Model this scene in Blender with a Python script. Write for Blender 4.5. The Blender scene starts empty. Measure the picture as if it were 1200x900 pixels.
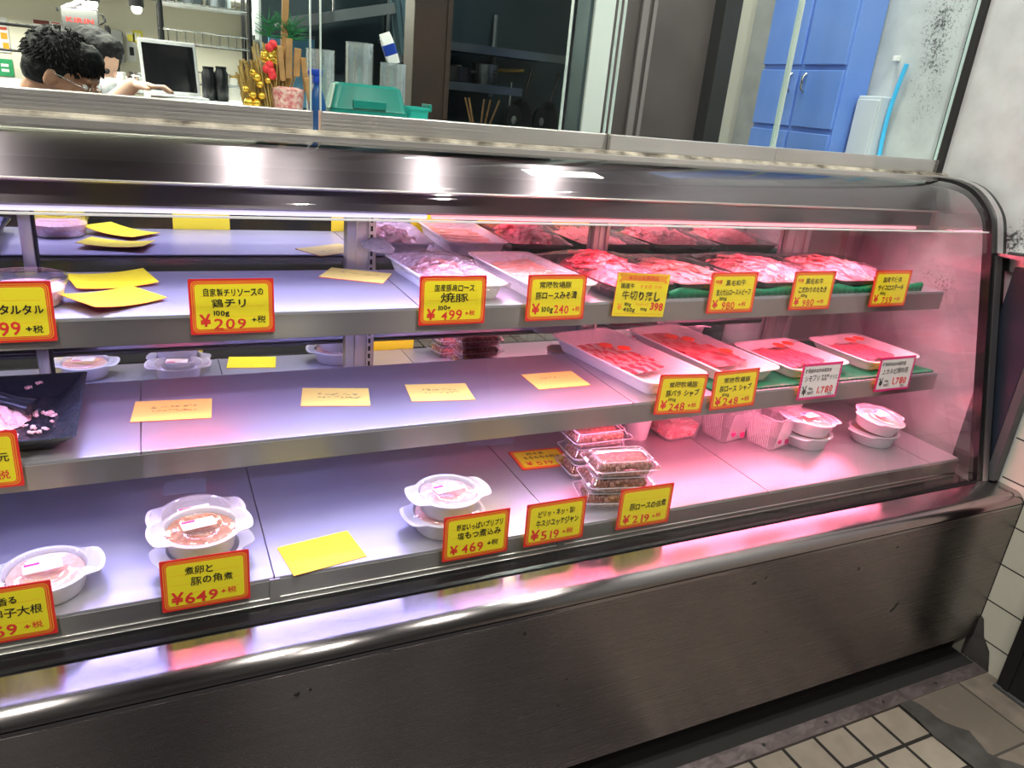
import bpy, bmesh, math, random
from mathutils import Vector, Matrix, Euler, noise
S = bpy.context.scene
COL = S.collection
PI = math.pi
rnd = random.Random(7)

# ---------------------------------------------------------------- camera, world, exposure, lights
cam_d = bpy.data.cameras.new('camera')
cam = bpy.data.objects.new('camera', cam_d)
COL.objects.link(cam)
S.camera = cam
cam_d.sensor_width = 36.0
cam_d.lens = 874.1 * 36.0 / 1200.0
cam_d.clip_start = 0.02
YAW, PIT, ROL = .4643, -.3634, .0965
fw = Vector((math.sin(YAW) * math.cos(PIT), math.cos(YAW) * math.cos(PIT), math.sin(PIT)))
rt = Vector((math.cos(YAW), -math.sin(YAW), 0))
up = rt.cross(fw)
r2 = math.cos(ROL) * rt + math.sin(ROL) * up
u2 = -math.sin(ROL) * rt + math.cos(ROL) * up
m = Matrix((r2, u2, -fw)).transposed().to_4x4()
m.translation = Vector((0, 0, 1.3))
cam.matrix_world = m

w = bpy.data.worlds.new('world')
S.world = w
w.use_nodes = True
w.node_tree.nodes['Background'].inputs[0].default_value = (.8, .85, 1, 1)
w.node_tree.nodes['Background'].inputs[1].default_value = .05
S.view_settings.view_transform = 'Standard'
S.view_settings.look = 'None'
S.view_settings.exposure = 0.4
S.view_settings.gamma = 1.0
S.view_settings.use_curve_mapping = False
S.cycles.use_denoising = True
S.cycles.max_bounces = 14
S.cycles.transparent_max_bounces = 32
S.cycles.sample_clamp_indirect = 6.0
S.cycles.caustics_reflective = True
S.cycles.caustics_refractive = False

VIOLET = (.47, .42, 1.0)
PINK = (1.0, .17, .29)
WHITE = (1, .96, 1.0)


def area(name, loc, rot, size, sizey, power, color, shape='RECTANGLE', spread=None):
    d = bpy.data.lights.new(name, 'AREA')
    d.shape = shape
    d.size = size
    if shape in ('RECTANGLE', 'ELLIPSE'):
        d.size_y = sizey
    d.energy = power
    d.color = color
    if spread:
        d.spread = spread
    o = bpy.data.objects.new(name, d)
    o.location = loc
    o.rotation_euler = rot
    COL.objects.link(o)
    return o


# light strips: x0, x1, y, z, colour, watt per metre ; they look down and a little back
STRIPS = [
    (-.66, .46, 1.345, 1.076, VIOLET, 2.9), (.47, .74, 1.345, 1.076, (.85, .45, .75), 2.9),
    (.75, 1.80, 1.345, 1.076, PINK, 3.4),
    (-.66, -.04, 1.262, .888, VIOLET, 2.3), (-.03, .10, 1.262, .888, PINK, 3.4),
    (.11, .56, 1.262, .888, VIOLET, 2.3), (.57, .76, 1.262, .888, (.75, .42, .85), 2.3),
    (.77, 1.80, 1.262, .888, PINK, 3.2),
    (-.66, -.04, 1.212, .684, VIOLET, 1.55), (-.03, .10, 1.212, .684, (1, .6, .5), 1.0),
    (.11, .50, 1.212, .684, VIOLET, 1.55), (.51, .66, 1.212, .684, (1, .62, .4), 1.0),
    (.67, .80, 1.212, .684, (.75, .42, .85), 1.9), (.81, 1.80, 1.212, .684, PINK, 2.9),
]
for i, (x0, x1, y, z, c, pw) in enumerate(STRIPS):
    area('light_strip_light', ((x0 + x1) / 2, y, z), (math.radians(-12), 0, 0), x1 - x0, .014, pw * (x1 - x0), c)

# shop ceiling lamps over the customers' aisle (housings are built further down)
DOWN = [(-1.45, .75), (-.55, .35), (.30, .62), (1.05, .30), (-.9, -.5), (.6, -.6), (1.5, .75)]
for x, y in DOWN:
    area('downlight_light', (x, y, 2.585), (0, 0, 0), .06, .06, 10.5, (1, .94, .84), 'DISK')
# ceiling lamps of the lit back room, the kitchen and the space behind the right window
for x, y, p in [(-1.2, 3.1, 62), (-.1, 3.9, 80), (-2.2, 4.0, 70)]:
    area('backroom_light', (x, y, 2.62), (math.radians(34), 0, 0), .5, .5, p * 1.35, (1, .97, .86), 'SQUARE')
area('kitchen_light', (1.0, 2.5, 2.62), (0, 0, 0), .2, .2, 1.6, (.6, .9, 1), 'SQUARE')
area('pantry_light', (1.5, 1.72, 2.6), (0, math.radians(18), 0), .3, .3, 15, (1, .98, .88), 'RECTANGLE')


# ---------------------------------------------------------------- materials
def new_mat(name):
    mt = bpy.data.materials.new(name)
    mt.use_nodes = True
    nt = mt.node_tree
    nt.nodes.clear()
    out = nt.nodes.new('ShaderNodeOutputMaterial')
    return mt, nt, out


def nd(nt, t, **kw):
    n = nt.nodes.new(t)
    for k, v in kw.items():
        if k in n.bl_rna.properties.keys():
            setattr(n, k, v)
        else:
            n.inputs[k].default_value = v
    return n


def c4(c):
    return (c[0], c[1], c[2], 1)


def pbr(name, col, rough=.5, metal=0, noise_amt=0, noise_scale=20, bump=0, bump_scale=60, sss=0, emit=None,
        estr=0, spec=.5, col2=None, coat=0):
    mt, nt, out = new_mat(name)
    b = nd(nt, 'ShaderNodeBsdfPrincipled')
    b.inputs['Base Color'].default_value = c4(col)
    b.inputs['Roughness'].default_value = rough
    b.inputs['Metallic'].default_value = metal
    b.inputs['Specular IOR Level'].default_value = spec
    b.inputs['Coat Weight'].default_value = coat
    if sss:
        b.inputs['Subsurface Weight'].default_value = sss
        b.inputs['Subsurface Radius'].default_value = (.01, .006, .004)
        b.inputs['Subsurface Scale'].default_value = 1
    tc = nd(nt, 'ShaderNodeTexCoord')
    if noise_amt or col2:
        n = nd(nt, 'ShaderNodeTexNoise')
        n.inputs['Scale'].default_value = noise_scale
        n.inputs['Detail'].default_value = 4
        nt.links.new(tc.outputs['Object'], n.inputs['Vector'])
        mx = nd(nt, 'ShaderNodeMix', data_type='RGBA')
        cr = nd(nt, 'ShaderNodeValToRGB')
        cr.color_ramp.elements[0].position = .35
        cr.color_ramp.elements[1].position = .65
        nt.links.new(n.outputs['Fac'], cr.inputs[0])
        nt.links.new(cr.outputs[0], mx.inputs[0])
        cc = col2 if col2 else [max(0, x * (1 - noise_amt)) for x in col]
        mx.inputs[6].default_value = c4(col)
        mx.inputs[7].default_value = c4(cc)
        nt.links.new(mx.outputs[2], b.inputs['Base Color'])
    if bump:
        n2 = nd(nt, 'ShaderNodeTexNoise')
        n2.inputs['Scale'].default_value = bump_scale
        n2.inputs['Detail'].default_value = 3
        nt.links.new(tc.outputs['Object'], n2.inputs['Vector'])
        bp = nd(nt, 'ShaderNodeBump')
        bp.inputs['Strength'].default_value = bump
        bp.inputs['Distance'].default_value = .004
        nt.links.new(n2.outputs['Fac'], bp.inputs['Height'])
        nt.links.new(bp.outputs[0], b.inputs['Normal'])
    if emit:
        b.inputs['Emission Color'].default_value = c4(emit)
        b.inputs['Emission Strength'].default_value = estr
    nt.links.new(b.outputs[0], out.inputs[0])
    return mt


def steel(name, col=(.55, .55, .56), rough=.3, aniso=.75, tangent=(0, 0, 1), streak=(2, 40, 220), amt=.12, blot=.1, metal=1):
    """brushed stainless steel: streaky roughness, stretched highlights, faint smudges"""
    mt, nt, out = new_mat(name)
    b = nd(nt, 'ShaderNodeBsdfPrincipled')
    b.inputs['Metallic'].default_value = metal
    b.inputs['Base Color'].default_value = c4(col)
    b.inputs['Anisotropic'].default_value = aniso
    tg = nd(nt, 'ShaderNodeCombineXYZ')
    for i in range(3):
        tg.inputs[i].default_value = tangent[i]
    nt.links.new(tg.outputs[0], b.inputs['Tangent'])
    tc = nd(nt, 'ShaderNodeTexCoord')
    mp = nd(nt, 'ShaderNodeMapping')
    mp.inputs['Scale'].default_value = streak
    nt.links.new(tc.outputs['Object'], mp.inputs[0])
    n = nd(nt, 'ShaderNodeTexNoise')
    n.inputs['Scale'].default_value = 3
    n.inputs['Detail'].default_value = 3
    nt.links.new(mp.outputs[0], n.inputs['Vector'])
    mr = nd(nt, 'ShaderNodeMapRange')
    mr.inputs['To Min'].default_value = rough - amt * .6
    mr.inputs['To Max'].default_value = rough + amt
    nt.links.new(n.outputs['Fac'], mr.inputs[0])
    nt.links.new(mr.outputs[0], b.inputs['Roughness'])
    n2 = nd(nt, 'ShaderNodeTexNoise')
    n2.inputs['Scale'].default_value = 7
    n2.inputs['Detail'].default_value = 5
    nt.links.new(tc.outputs['Object'], n2.inputs['Vector'])
    mx = nd(nt, 'ShaderNodeMix', data_type='RGBA')
    mx.inputs[6].default_value = c4(col)
    mx.inputs[7].default_value = c4([x * (1 - blot * 2) for x in col])
    nt.links.new(n2.outputs['Fac'], mx.inputs[0])
    nt.links.new(mx.outputs[2], b.inputs['Base Color'])
    bp = nd(nt, 'ShaderNodeBump')
    bp.inputs['Strength'].default_value = .003
    bp.inputs['Distance'].default_value = .001
    nt.links.new(n.outputs['Fac'], bp.inputs['Height'])
    nt.links.new(bp.outputs[0], b.inputs['Normal'])
    nt.links.new(b.outputs[0], out.inputs[0])
    return mt


def thin_glass(name, tint=(.96, .98, .97), rough=.0, ior=1.45, bump=0, bscale=30, extra=0.0, gcol=(1, 1, 1), dirt=0):
    """thin pane / film: mostly transparent with Fresnel gloss"""
    mt, nt, out = new_mat(name)
    tr = nd(nt, 'ShaderNodeBsdfTransparent')
    tr.inputs[0].default_value = c4(tint)
    gl = nd(nt, 'ShaderNodeBsdfGlossy')
    gl.inputs['Color'].default_value = c4(gcol)
    gl.inputs['Roughness'].default_value = rough
    fr = nd(nt, 'ShaderNodeFresnel')
    ge = nd(nt, 'ShaderNodeNewGeometry')
    mi_ = nd(nt, 'ShaderNodeMix')
    mi_.inputs[2].default_value = ior
    mi_.inputs[3].default_value = 1 / ior
    nt.links.new(ge.outputs['Backfacing'], mi_.inputs[0])
    nt.links.new(mi_.outputs[0], fr.inputs['IOR'])
    tc = nd(nt, 'ShaderNodeTexCoord')
    if bump:
        n = nd(nt, 'ShaderNodeTexNoise')
        n.inputs['Scale'].default_value = bscale
        n.inputs['Detail'].default_value = 4
        n.inputs['Distortion'].default_value = 1.5
        nt.links.new(tc.outputs['Object'], n.inputs['Vector'])
        bp = nd(nt, 'ShaderNodeBump')
        bp.inputs['Strength'].default_value = bump
        bp.inputs['Distance'].default_value = .01
        nt.links.new(n.outputs['Fac'], bp.inputs['Height'])
        nt.links.new(bp.outputs[0], gl.inputs['Normal'])
        nt.links.new(bp.outputs[0], fr.inputs['Normal'])
    ad = nd(nt, 'ShaderNodeMath', operation='ADD', use_clamp=True)
    nt.links.new(fr.outputs[0], ad.inputs[0])
    ad.inputs[1].default_value = extra
    mx = nd(nt, 'ShaderNodeMixShader')
    nt.links.new(ad.outputs[0], mx.inputs[0])
    nt.links.new(tr.outputs[0], mx.inputs[1])
    nt.links.new(gl.outputs[0], mx.inputs[2])
    last = mx
    if dirt:
        df = nd(nt, 'ShaderNodeBsdfDiffuse')
        df.inputs[0].default_value = (.7, .72, .7, 1)
        nn = nd(nt, 'ShaderNodeTexNoise')
        nn.inputs['Scale'].default_value = 9
        nn.inputs['Detail'].default_value = 6
        nt.links.new(tc.outputs['Object'], nn.inputs['Vector'])
        mu = nd(nt, 'ShaderNodeMath', operation='MULTIPLY')
        nt.links.new(nn.outputs['Fac'], mu.inputs[0])
        mu.inputs[1].default_value = dirt
        m2 = nd(nt, 'ShaderNodeMixShader')
        nt.links.new(mu.outputs[0], m2.inputs[0])
        nt.links.new(mx.outputs[0], m2.inputs[1])
        nt.links.new(df.outputs[0], m2.inputs[2])
        last = m2
    nt.links.new(last.outputs[0], out.inputs[0])
    return mt


def milky(name, col, alpha, rough=.3):
    """milky translucent plastic"""
    mt, nt, out = new_mat(name)
    b = nd(nt, 'ShaderNodeBsdfPrincipled')
    b.inputs['Base Color'].default_value = c4(col)
    b.inputs['Roughness'].default_value = rough
    tl = nd(nt, 'ShaderNodeBsdfTranslucent')
    tl.inputs[0].default_value = c4(col)
    a = nd(nt, 'ShaderNodeMixShader')
    a.inputs[0].default_value = .35
    nt.links.new(b.outputs[0], a.inputs[1])
    nt.links.new(tl.outputs[0], a.inputs[2])
    tr = nd(nt, 'ShaderNodeBsdfTransparent')
    mx = nd(nt, 'ShaderNodeMixShader')
    mx.inputs[0].default_value = alpha
    nt.links.new(tr.outputs[0], mx.inputs[1])
    nt.links.new(a.outputs[0], mx.inputs[2])
    nt.links.new(mx.outputs[0], out.inputs[0])
    return mt


def meat(name, a, b_, fat, scale=(18, 60, 30), rough=.35, fatpos=.55, dist=2.0):
    mt, nt, out = new_mat(name)
    b = nd(nt, 'ShaderNodeBsdfPrincipled')
    b.inputs['Roughness'].default_value = rough
    b.inputs['Subsurface Weight'].default_value = .15
    b.inputs['Subsurface Radius'].default_value = (.006, .002, .002)
    b.inputs['Subsurface Scale'].default_value = 1
    tc = nd(nt, 'ShaderNodeTexCoord')
    mp = nd(nt, 'ShaderNodeMapping')
    mp.inputs['Scale'].default_value = scale
    nt.links.new(tc.outputs['Object'], mp.inputs[0])
    n = nd(nt, 'ShaderNodeTexNoise')
    n.inputs['Scale'].default_value = 1.0
    n.inputs['Detail'].default_value = 5
    n.inputs['Distortion'].default_value = dist
    nt.links.new(mp.outputs[0], n.inputs['Vector'])
    cr = nd(nt, 'ShaderNodeValToRGB')
    e = cr.color_ramp.elements
    e[0].position = .3
    e[0].color = c4(a)
    e[1].position = fatpos
    e[1].color = c4(b_)
    e2 = e.new(min(.98, fatpos + .1))
    e2.color = c4(fat)
    nt.links.new(n.outputs['Fac'], cr.inputs[0])
    nt.links.new(cr.outputs[0], b.inputs['Base Color'])
    bp = nd(nt, 'ShaderNodeBump')
    bp.inputs['Strength'].default_value = .5
    bp.inputs['Distance'].default_value = .003
    nt.links.new(n.outputs['Fac'], bp.inputs['Height'])
    nt.links.new(bp.outputs[0], b.inputs['Normal'])
    nt.links.new(b.outputs[0], out.inputs[0])
    return mt


def tiles(name, pitch, gap, col, grout, ax, off, rough=.3, noise_amt=.15, bigx=None):
    """square tiles: ax = which object axes carry the grid"""
    mt, nt, out = new_mat(name)
    b = nd(nt, 'ShaderNodeBsdfPrincipled')
    tc = nd(nt, 'ShaderNodeTexCoord')
    sp = nd(nt, 'ShaderNodeSeparateXYZ')
    nt.links.new(tc.outputs['Object'], sp.inputs[0])

    def M(op, a, bv=None, **k):
        n = nd(nt, 'ShaderNodeMath', operation=op)
        if isinstance(a, (int, float)):
            n.inputs[0].default_value = a
        else:
            nt.links.new(a, n.inputs[0])
        if bv is not None:
            if isinstance(bv, (int, float)):
                n.inputs[1].default_value = bv
            else:
                nt.links.new(bv, n.inputs[1])
        return n.outputs[0]
    ms = []
    cells = []
    for k, a in enumerate(ax):
        p = pitch[k] if isinstance(pitch, (list, tuple)) else pitch
        v = M('DIVIDE', M('SUBTRACT', sp.outputs[a], off[k]), p)
        fr = M('FRACT', v)
        cells.append(M('FLOOR', v))
        d = M('ABSOLUTE', M('SUBTRACT', fr, .5))
        ms.append(M('GREATER_THAN', d, .5 - gap / p / 2))
    g = M('MAXIMUM', ms[0], ms[1])
    cb = nd(nt, 'ShaderNodeCombineXYZ')
    nt.links.new(cells[0], cb.inputs[0])
    nt.links.new(cells[1], cb.inputs[1])
    wn = nd(nt, 'ShaderNodeTexWhiteNoise')
    nt.links.new(cb.outputs[0], wn.inputs['Vector'])
    no = nd(nt, 'ShaderNodeTexNoise')
    no.inputs['Scale'].default_value = 22
    no.inputs['Detail'].default_value = 6
    nt.links.new(tc.outputs['Object'], no.inputs['Vector'])
    v = M('ADD', M('MULTIPLY', wn.outputs['Value'], noise_amt), M('MULTIPLY', no.outputs['Fac'], noise_amt * 2))
    mx0 = nd(nt, 'ShaderNodeMix', data_type='RGBA')
    mx0.inputs[6].default_value = c4(col)
    mx0.inputs[7].default_value = c4([x * .45 for x in col])
    nt.links.new(v, mx0.inputs[0])
    mx = nd(nt, 'ShaderNodeMix', data_type='RGBA')
    nt.links.new(g, mx.inputs[0])
    nt.links.new(mx0.outputs[2], mx.inputs[6])
    mx.inputs[7].default_value = c4(grout)
    nt.links.new(mx.outputs[2], b.inputs['Base Color'])
    rr = M('ADD', M('MULTIPLY', g, .5), rough)
    nt.links.new(rr, b.inputs['Roughness'])
    bp = nd(nt, 'ShaderNodeBump')
    bp.inputs['Strength'].default_value = .6
    bp.inputs['Distance'].default_value = .003
    nt.links.new(M('SUBTRACT', 1.0, g), bp.inputs['Height'])
    nt.links.new(bp.outputs[0], b.inputs['Normal'])
    nt.links.new(b.outputs[0], out.inputs[0])
    return mt


def mouldy(name, col, spots):
    """painted wall with specks of black mould; spots: (centre y, half width y, centre z, half height z, density)"""
    mt, nt, out = new_mat(name)
    b = nd(nt, 'ShaderNodeBsdfPrincipled')
    b.inputs['Roughness'].default_value = .55
    tc = nd(nt, 'ShaderNodeTexCoord')
    sp = nd(nt, 'ShaderNodeSeparateXYZ')
    nt.links.new(tc.outputs['Object'], sp.inputs[0])

    def M(op, a, bv=None, cl=False):
        n = nd(nt, 'ShaderNodeMath', operation=op, use_clamp=cl)
        for i, q in enumerate((a, bv)):
            if q is None:
                continue
            if isinstance(q, (int, float)):
                n.inputs[i].default_value = q
            else:
                nt.links.new(q, n.inputs[i])
        return n.outputs[0]
    tot = None
    for cy, hy, cz, hz, dn in spots:
        dy = M('DIVIDE', M('SUBTRACT', sp.outputs[1], cy), hy)
        dz = M('DIVIDE', M('SUBTRACT', sp.outputs[2], cz), hz)
        r = M('SQRT', M('ADD', M('MULTIPLY', dy, dy), M('MULTIPLY', dz, dz)))
        q = M('MULTIPLY', M('SUBTRACT', 1.0, r, True), dn)
        tot = q if tot is None else M('MAXIMUM', tot, q)
    n = nd(nt, 'ShaderNodeTexNoise')
    n.inputs['Scale'].default_value = 150
    n.inputs['Detail'].default_value = 6
    n.inputs['Roughness'].default_value = .7
    nt.links.new(tc.outputs['Object'], n.inputs['Vector'])
    n2 = nd(nt, 'ShaderNodeTexNoise')
    n2.inputs['Scale'].default_value = 14
    n2.inputs['Detail'].default_value = 4
    nt.links.new(tc.outputs['Object'], n2.inputs['Vector'])
    v = M('ADD', M('MULTIPLY', tot, M('ADD', n2.outputs['Fac'], .1)), M('SUBTRACT', n.outputs['Fac'], .78))
    mask = M('MULTIPLY', v, 7.0, True)
    mx0 = nd(nt, 'ShaderNodeMix', data_type='RGBA')
    mx0.inputs[6].default_value = c4(col)
    mx0.inputs[7].default_value = c4([x * .55 for x in col])
    nt.links.new(n2.outputs['Fac'], mx0.inputs[0])
    mx = nd(nt, 'ShaderNodeMix', data_type='RGBA')
    nt.links.new(mask, mx.inputs[0])
    nt.links.new(mx0.outputs[2], mx.inputs[6])
    mx.inputs[7].default_value = (.03, .03, .03, 1)
    nt.links.new(mx.outputs[2], b.inputs['Base Color'])
    nt.links.new(b.outputs[0], out.inputs[0])
    return mt


MT = {}
MT['panel'] = steel('brushed_steel_front', (.30, .272, .272), .27, 1.0, (0, 0, 1), (1.2, 10, 260), .012, .12)
MT['ledge'] = steel('brushed_steel_ledge', (.39, .37, .375), .17, .9, (0, 1, 0), (1.2, 200, 200), .02, .08)
MT['shelf'] = steel('brushed_steel_shelf', (.48, .48, .53), .38, .5, (0, 1, 0), (1.5, 160, 160), .05, .10, metal=.72)
MT['lip'] = steel('brushed_steel_lip', (.44, .42, .41), .30, 1.0, (0, 0, 1), (1.2, 100, 200), .04, .10, metal=.85)
MT['canopy'] = steel('brushed_steel_canopy', (.21, .185, .21), .30, 1.0, (0, 0, 1), (1.2, 100, 260), .03, .08)
MT['alu'] = steel('brushed_aluminium', (.72, .71, .69), .32, .5, (0, 0, 1), (1, 200, 300), .08, .05)
MT['alupost'] = steel('anodised_aluminium_post', (.62, .60, .61), .35, .4, (1, 0, 0), (200, 200, 2), .08, .05)
MT['mirror'] = pbr('mirror_glass', (.66, .67, .70), .015, 1)
MT['black'] = pbr('black_gasket', (.008, .008, .009), .22, 0)
MT['blackmatte'] = pbr('matt_black_and_shade', (.01, .01, .01), .7)  # own black of trims and seals, also the shade in the base recess
MT['glass'] = thin_glass('case_glass', (.97, .985, .98), 0, 1.5, extra=.0)
MT['pane'] = thin_glass('window_glass', (.95, .985, .975), 0, 1.22, extra=.0)
MT['paneedge'] = pbr('ground_glass_edge', (.45, .58, .56), .25)
MT['film'] = thin_glass('cling_film', (.97, .97, .98), .06, 1.5, bump=.55, bscale=55, extra=.07)
MT['filmwrinkle'] = thin_glass('wrinkled_cling_film', (.93, .93, .97), .12, 1.5, bump=.9, bscale=70, extra=.2)
MT['filmbunch'] = thin_glass('bunched_cling_film', (.9, .9, .95), .15, 1.5, bump=.9, bscale=90, extra=.3, dirt=.6)
MT['edgeplastic'] = milky('pale_plastic_edge', (.85, .86, .9), .6, .15)
MT['clear'] = thin_glass('clear_plastic', (.95, .96, .98), .05, 1.5, extra=.05)
MT['tubclear'] = milky('frosted_plastic', (.85, .86, .9), .17, .2)
MT['lid'] = thin_glass('clear_lid', (.95, .96, .98), .07, 1.5, bump=.05, bscale=40, extra=.05, dirt=.10)
MT['white'] = pbr('white_plastic', (.82, .82, .85), .35, sss=.1)
MT['foam'] = pbr('white_foam_tray', (.86, .86, .88), .45)
MT['tubwhite'] = milky('white_tub_plastic', (.86, .86, .9), .93, .3)
MT['blacktray'] = pbr('black_tray_plastic', (.014, .015, .018), .3)
MT['blackdish'] = pbr('black_ripple_plastic', (.02, .024, .03), .22, bump=1.0, bump_scale=55)
MT['green'] = pbr('green_corrugated_mat', (.0, .22, .10), .45, noise_amt=.3, noise_scale=30)
MT['yellow'] = pbr('yellow_card', (.93, .80, .02), .55)
MT['paleyellow'] = pbr('pale_yellow_card', (.92, .80, .17), .6)
MT['cardred'] = pbr('red_card_border', (.86, .03, .025), .5)
MT['orange'] = pbr('orange_ink', (.95, .36, .02), .5)
MT['inkblack'] = pbr('black_ink', (.012, .011, .012), .5)
MT['inkred'] = pbr('red_ink', (.80, .035, .03), .5)
MT['inkgrey'] = pbr('faint_ink', (.28, .24, .12), .6)
MT['magenta'] = pbr('magenta_ink', (.72, .02, .22), .5)
MT['paper'] = pbr('white_paper', (.84, .84, .84), .6)
MT['ghost'] = milky('pale_plastic_sleeve', (.75, .78, .86), .45, .3)
MT['stickred'] = pbr('red_sticker', (.85, .03, .015), .45, col2=(.95, .12, .03), noise_scale=120)
MT['meatred'] = meat('red_beef', (.62, .03, .06), (.80, .11, .14), (.92, .45, .45), (16, 45, 30), fatpos=.52)
MT['meatpink'] = meat('pink_pork', (.78, .13, .18), (.88, .27, .30), (.93, .60, .58), (22, 60, 30), fatpos=.5)
MT['meatroast'] = meat('roast_pork', (.60, .18, .14), (.82, .42, .36), (.9, .68, .6), (30, 60, 30), fatpos=.55)
MT['meatstripe'] = meat('marbled_slices', (.70, .12, .13), (.88, .30, .28), (.94, .62, .55), (9, 55, 40), fatpos=.5, dist=3.2)
MT['salmon'] = meat('salmon_pink_stew', (.90, .40, .28), (.95, .55, .42), (.98, .75, .66), (26, 26, 20), fatpos=.55)
MT['brownstew'] = meat('brown_stew', (.30, .10, .05), (.50, .22, .12), (.72, .5, .36), (40, 40, 30), fatpos=.55)
MT['flakes'] = meat('simmered_meat_flakes', (.07, .025, .02), (.36, .15, .11), (.62, .40, .33), (170, 170, 120), fatpos=.55, dist=1)
MT['mince'] = meat('pale_pink_minced_meat', (.80, .38, .34), (.88, .52, .46), (.95, .72, .66), (60, 60, 60), fatpos=.55)
MT['cream'] = pbr('cream_wall_paint', (.80, .76, .62), .6, noise_amt=.08, noise_scale=2)
MT['creamceil'] = pbr('pale_ceiling_paint', (.80, .79, .72), .7)
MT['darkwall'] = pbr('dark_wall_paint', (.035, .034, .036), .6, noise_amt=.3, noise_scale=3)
MT['kitchenwall'] = steel('dull_kitchen_steel', (.11, .15, .165), .45, .3, (0, 0, 1), (3, 3, 60), .1, .2)
MT['darksteel'] = steel('dark_shelf_steel', (.25, .29, .31), .35, .3, (0, 0, 1), (3, 3, 60), .1, .2)
MT['wood'] = pbr('dark_brown_wood', (.035, .017, .010), .45, noise_amt=.4, noise_scale=12)
MT['doorgrey'] = pbr('dark_brown_door_paint', (.085, .066, .066), .35, noise_amt=.25, noise_scale=6)
MT['doortrim'] = pbr('grey_door_trim', (.19, .165, .165), .4)
MT['whitepaint'] = pbr('white_post_paint', (.62, .66, .64), .5)
MT['blue'] = pbr('blue_reflection_paint', (.10, .24, .72), .45, col2=(.16, .30, .75), noise_scale=3)
MT['bluewhite'] = pbr('pale_grey_cabinet', (.55, .60, .66), .5)
MT['cyan'] = pbr('sky_blue_hose', (.05, .50, .90), .3)
MT['teal'] = pbr('teal_plastic', (.009, .20, .165), .3)
MT['tealclear'] = milky('translucent_teal_plastic', (.05, .55, .48), .7, .25)
MT['hair'] = pbr('black_hair', (.004, .004, .005), .7, bump=.8, bump_scale=140, spec=.25)
MT['skin'] = pbr('skin', (.42, .22, .14), .5, sss=.1)
MT['skinpale'] = pbr('pale_skin', (.62, .38, .28), .5, sss=.1)
MT['shirt'] = pbr('pale_blue_shirt_cloth', (.62, .68, .78), .8, bump=.4, bump_scale=40)
MT['shirtblue'] = pbr('blue_print_cloth', (.16, .32, .45), .8, col2=(.55, .62, .66), noise_scale=60)
MT['mask'] = pbr('white_mask_cloth', (.82, .82, .82), .8)
MT['bezel'] = pbr('silver_bezel', (.72, .73, .74), .35, .3)
MT['screen'] = pbr('dark_screen', (.008, .008, .010), .08)
MT['blackmetal'] = pbr('black_wire_metal', (.015, .015, .016), .4, .3)
MT['chrome'] = pbr('chrome_wire', (.6, .6, .6), .2, 1)
MT['straw'] = pbr('rice_straw', (.50, .33, .10), .7, noise_amt=.35, noise_scale=60)
MT['gold'] = pbr('gold_foil', (.9, .58, .08), .25, .8)
MT['redsoft'] = pbr('red_flower_cloth', (.75, .03, .04), .6)
MT['pine'] = pbr('pine_green', (.01, .16, .05), .6)
MT['plaque'] = pbr('pale_wood_plaque', (.45, .24, .09), .5, noise_amt=.3, noise_scale=50)
MT['sakura'] = pbr('pink_patterned_cloth', (.62, .14, .16), .6, col2=(.85, .62, .55), noise_scale=130)
MT['cups'] = thin_glass('clear_cups', (.80, .86, .90), .08, 1.5, extra=.16, dirt=.5)
MT['bottleblue'] = pbr('deep_blue_plastic', (.015, .05, .35), .25)
MT['bottlelight'] = milky('blue_liquid_bottle', (.015, .10, .32), .85, .2)
MT['lamp'] = pbr('lamp_diffuser', (.9, .9, .9), .4, emit=(1, .95, .85), estr=9)
MT['ledviolet'] = pbr('violet_light_tube', (.9, .9, .9), .3, emit=(.74, .66, 1), estr=.7)
MT['ledpink'] = pbr('pink_light_tube', (.9, .8, .8), .3, emit=(1, .36, .44), estr=.7)
MT['navy'] = pbr('dark_navy_paint', (.012, .018, .032), .35, noise_amt=.3, noise_scale=12)
MT['greytrim'] = pbr('dark_grey_trim', (.06, .065, .07), .4)
MT['kick'] = steel('grimy_kick_strip', (.42, .36, .37), .5, .2, (0, 0, 1), (4, 4, 4), .1, .3)
MT['darktile'] = pbr('grimy_mortar', (.055, .052, .05), .8, noise_amt=.5, noise_scale=18)
MT['sealant'] = pbr('old_cream_sealant', (.55, .52, .44), .6, col2=(.10, .09, .07), noise_scale=26)
MT['fade'] = pbr('scuffed_black', (.02, .02, .02), .6)
MT['greysheet'] = pbr('grey_plastic_sheet', (.12, .12, .115), .5)
MT['posterred'] = pbr('poster_red', (.65, .08, .04), .6)
MT['postergreen'] = pbr('poster_green', (.02, .32, .12), .6)
MT['posteryellow'] = pbr('poster_yellow', (.85, .75, .10), .6)
MT['postbrown'] = pbr('poster_dark_red', (.18, .03, .02), .6)
MT['purplegrey'] = pbr('grey_lilac_cloth', (.33, .30, .34), .7, noise_amt=.3, noise_scale=10)


# ---------------------------------------------------------------- helpers
def root(name, label, cat, loc=(0, 0, 0), rot=(0, 0, 0), group=None):
    o = bpy.data.objects.new(name, None)
    o.empty_display_size = .02
    COL.objects.link(o)
    o.location = loc
    o.rotation_euler = rot
    return tag(o, label, cat, group)


def tag(o, label, cat, group=None, kind=None):
    o['label'] = label
    o['category'] = cat
    if group:
        o['group'] = group
    if kind:
        o['kind'] = kind
    return o


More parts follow.
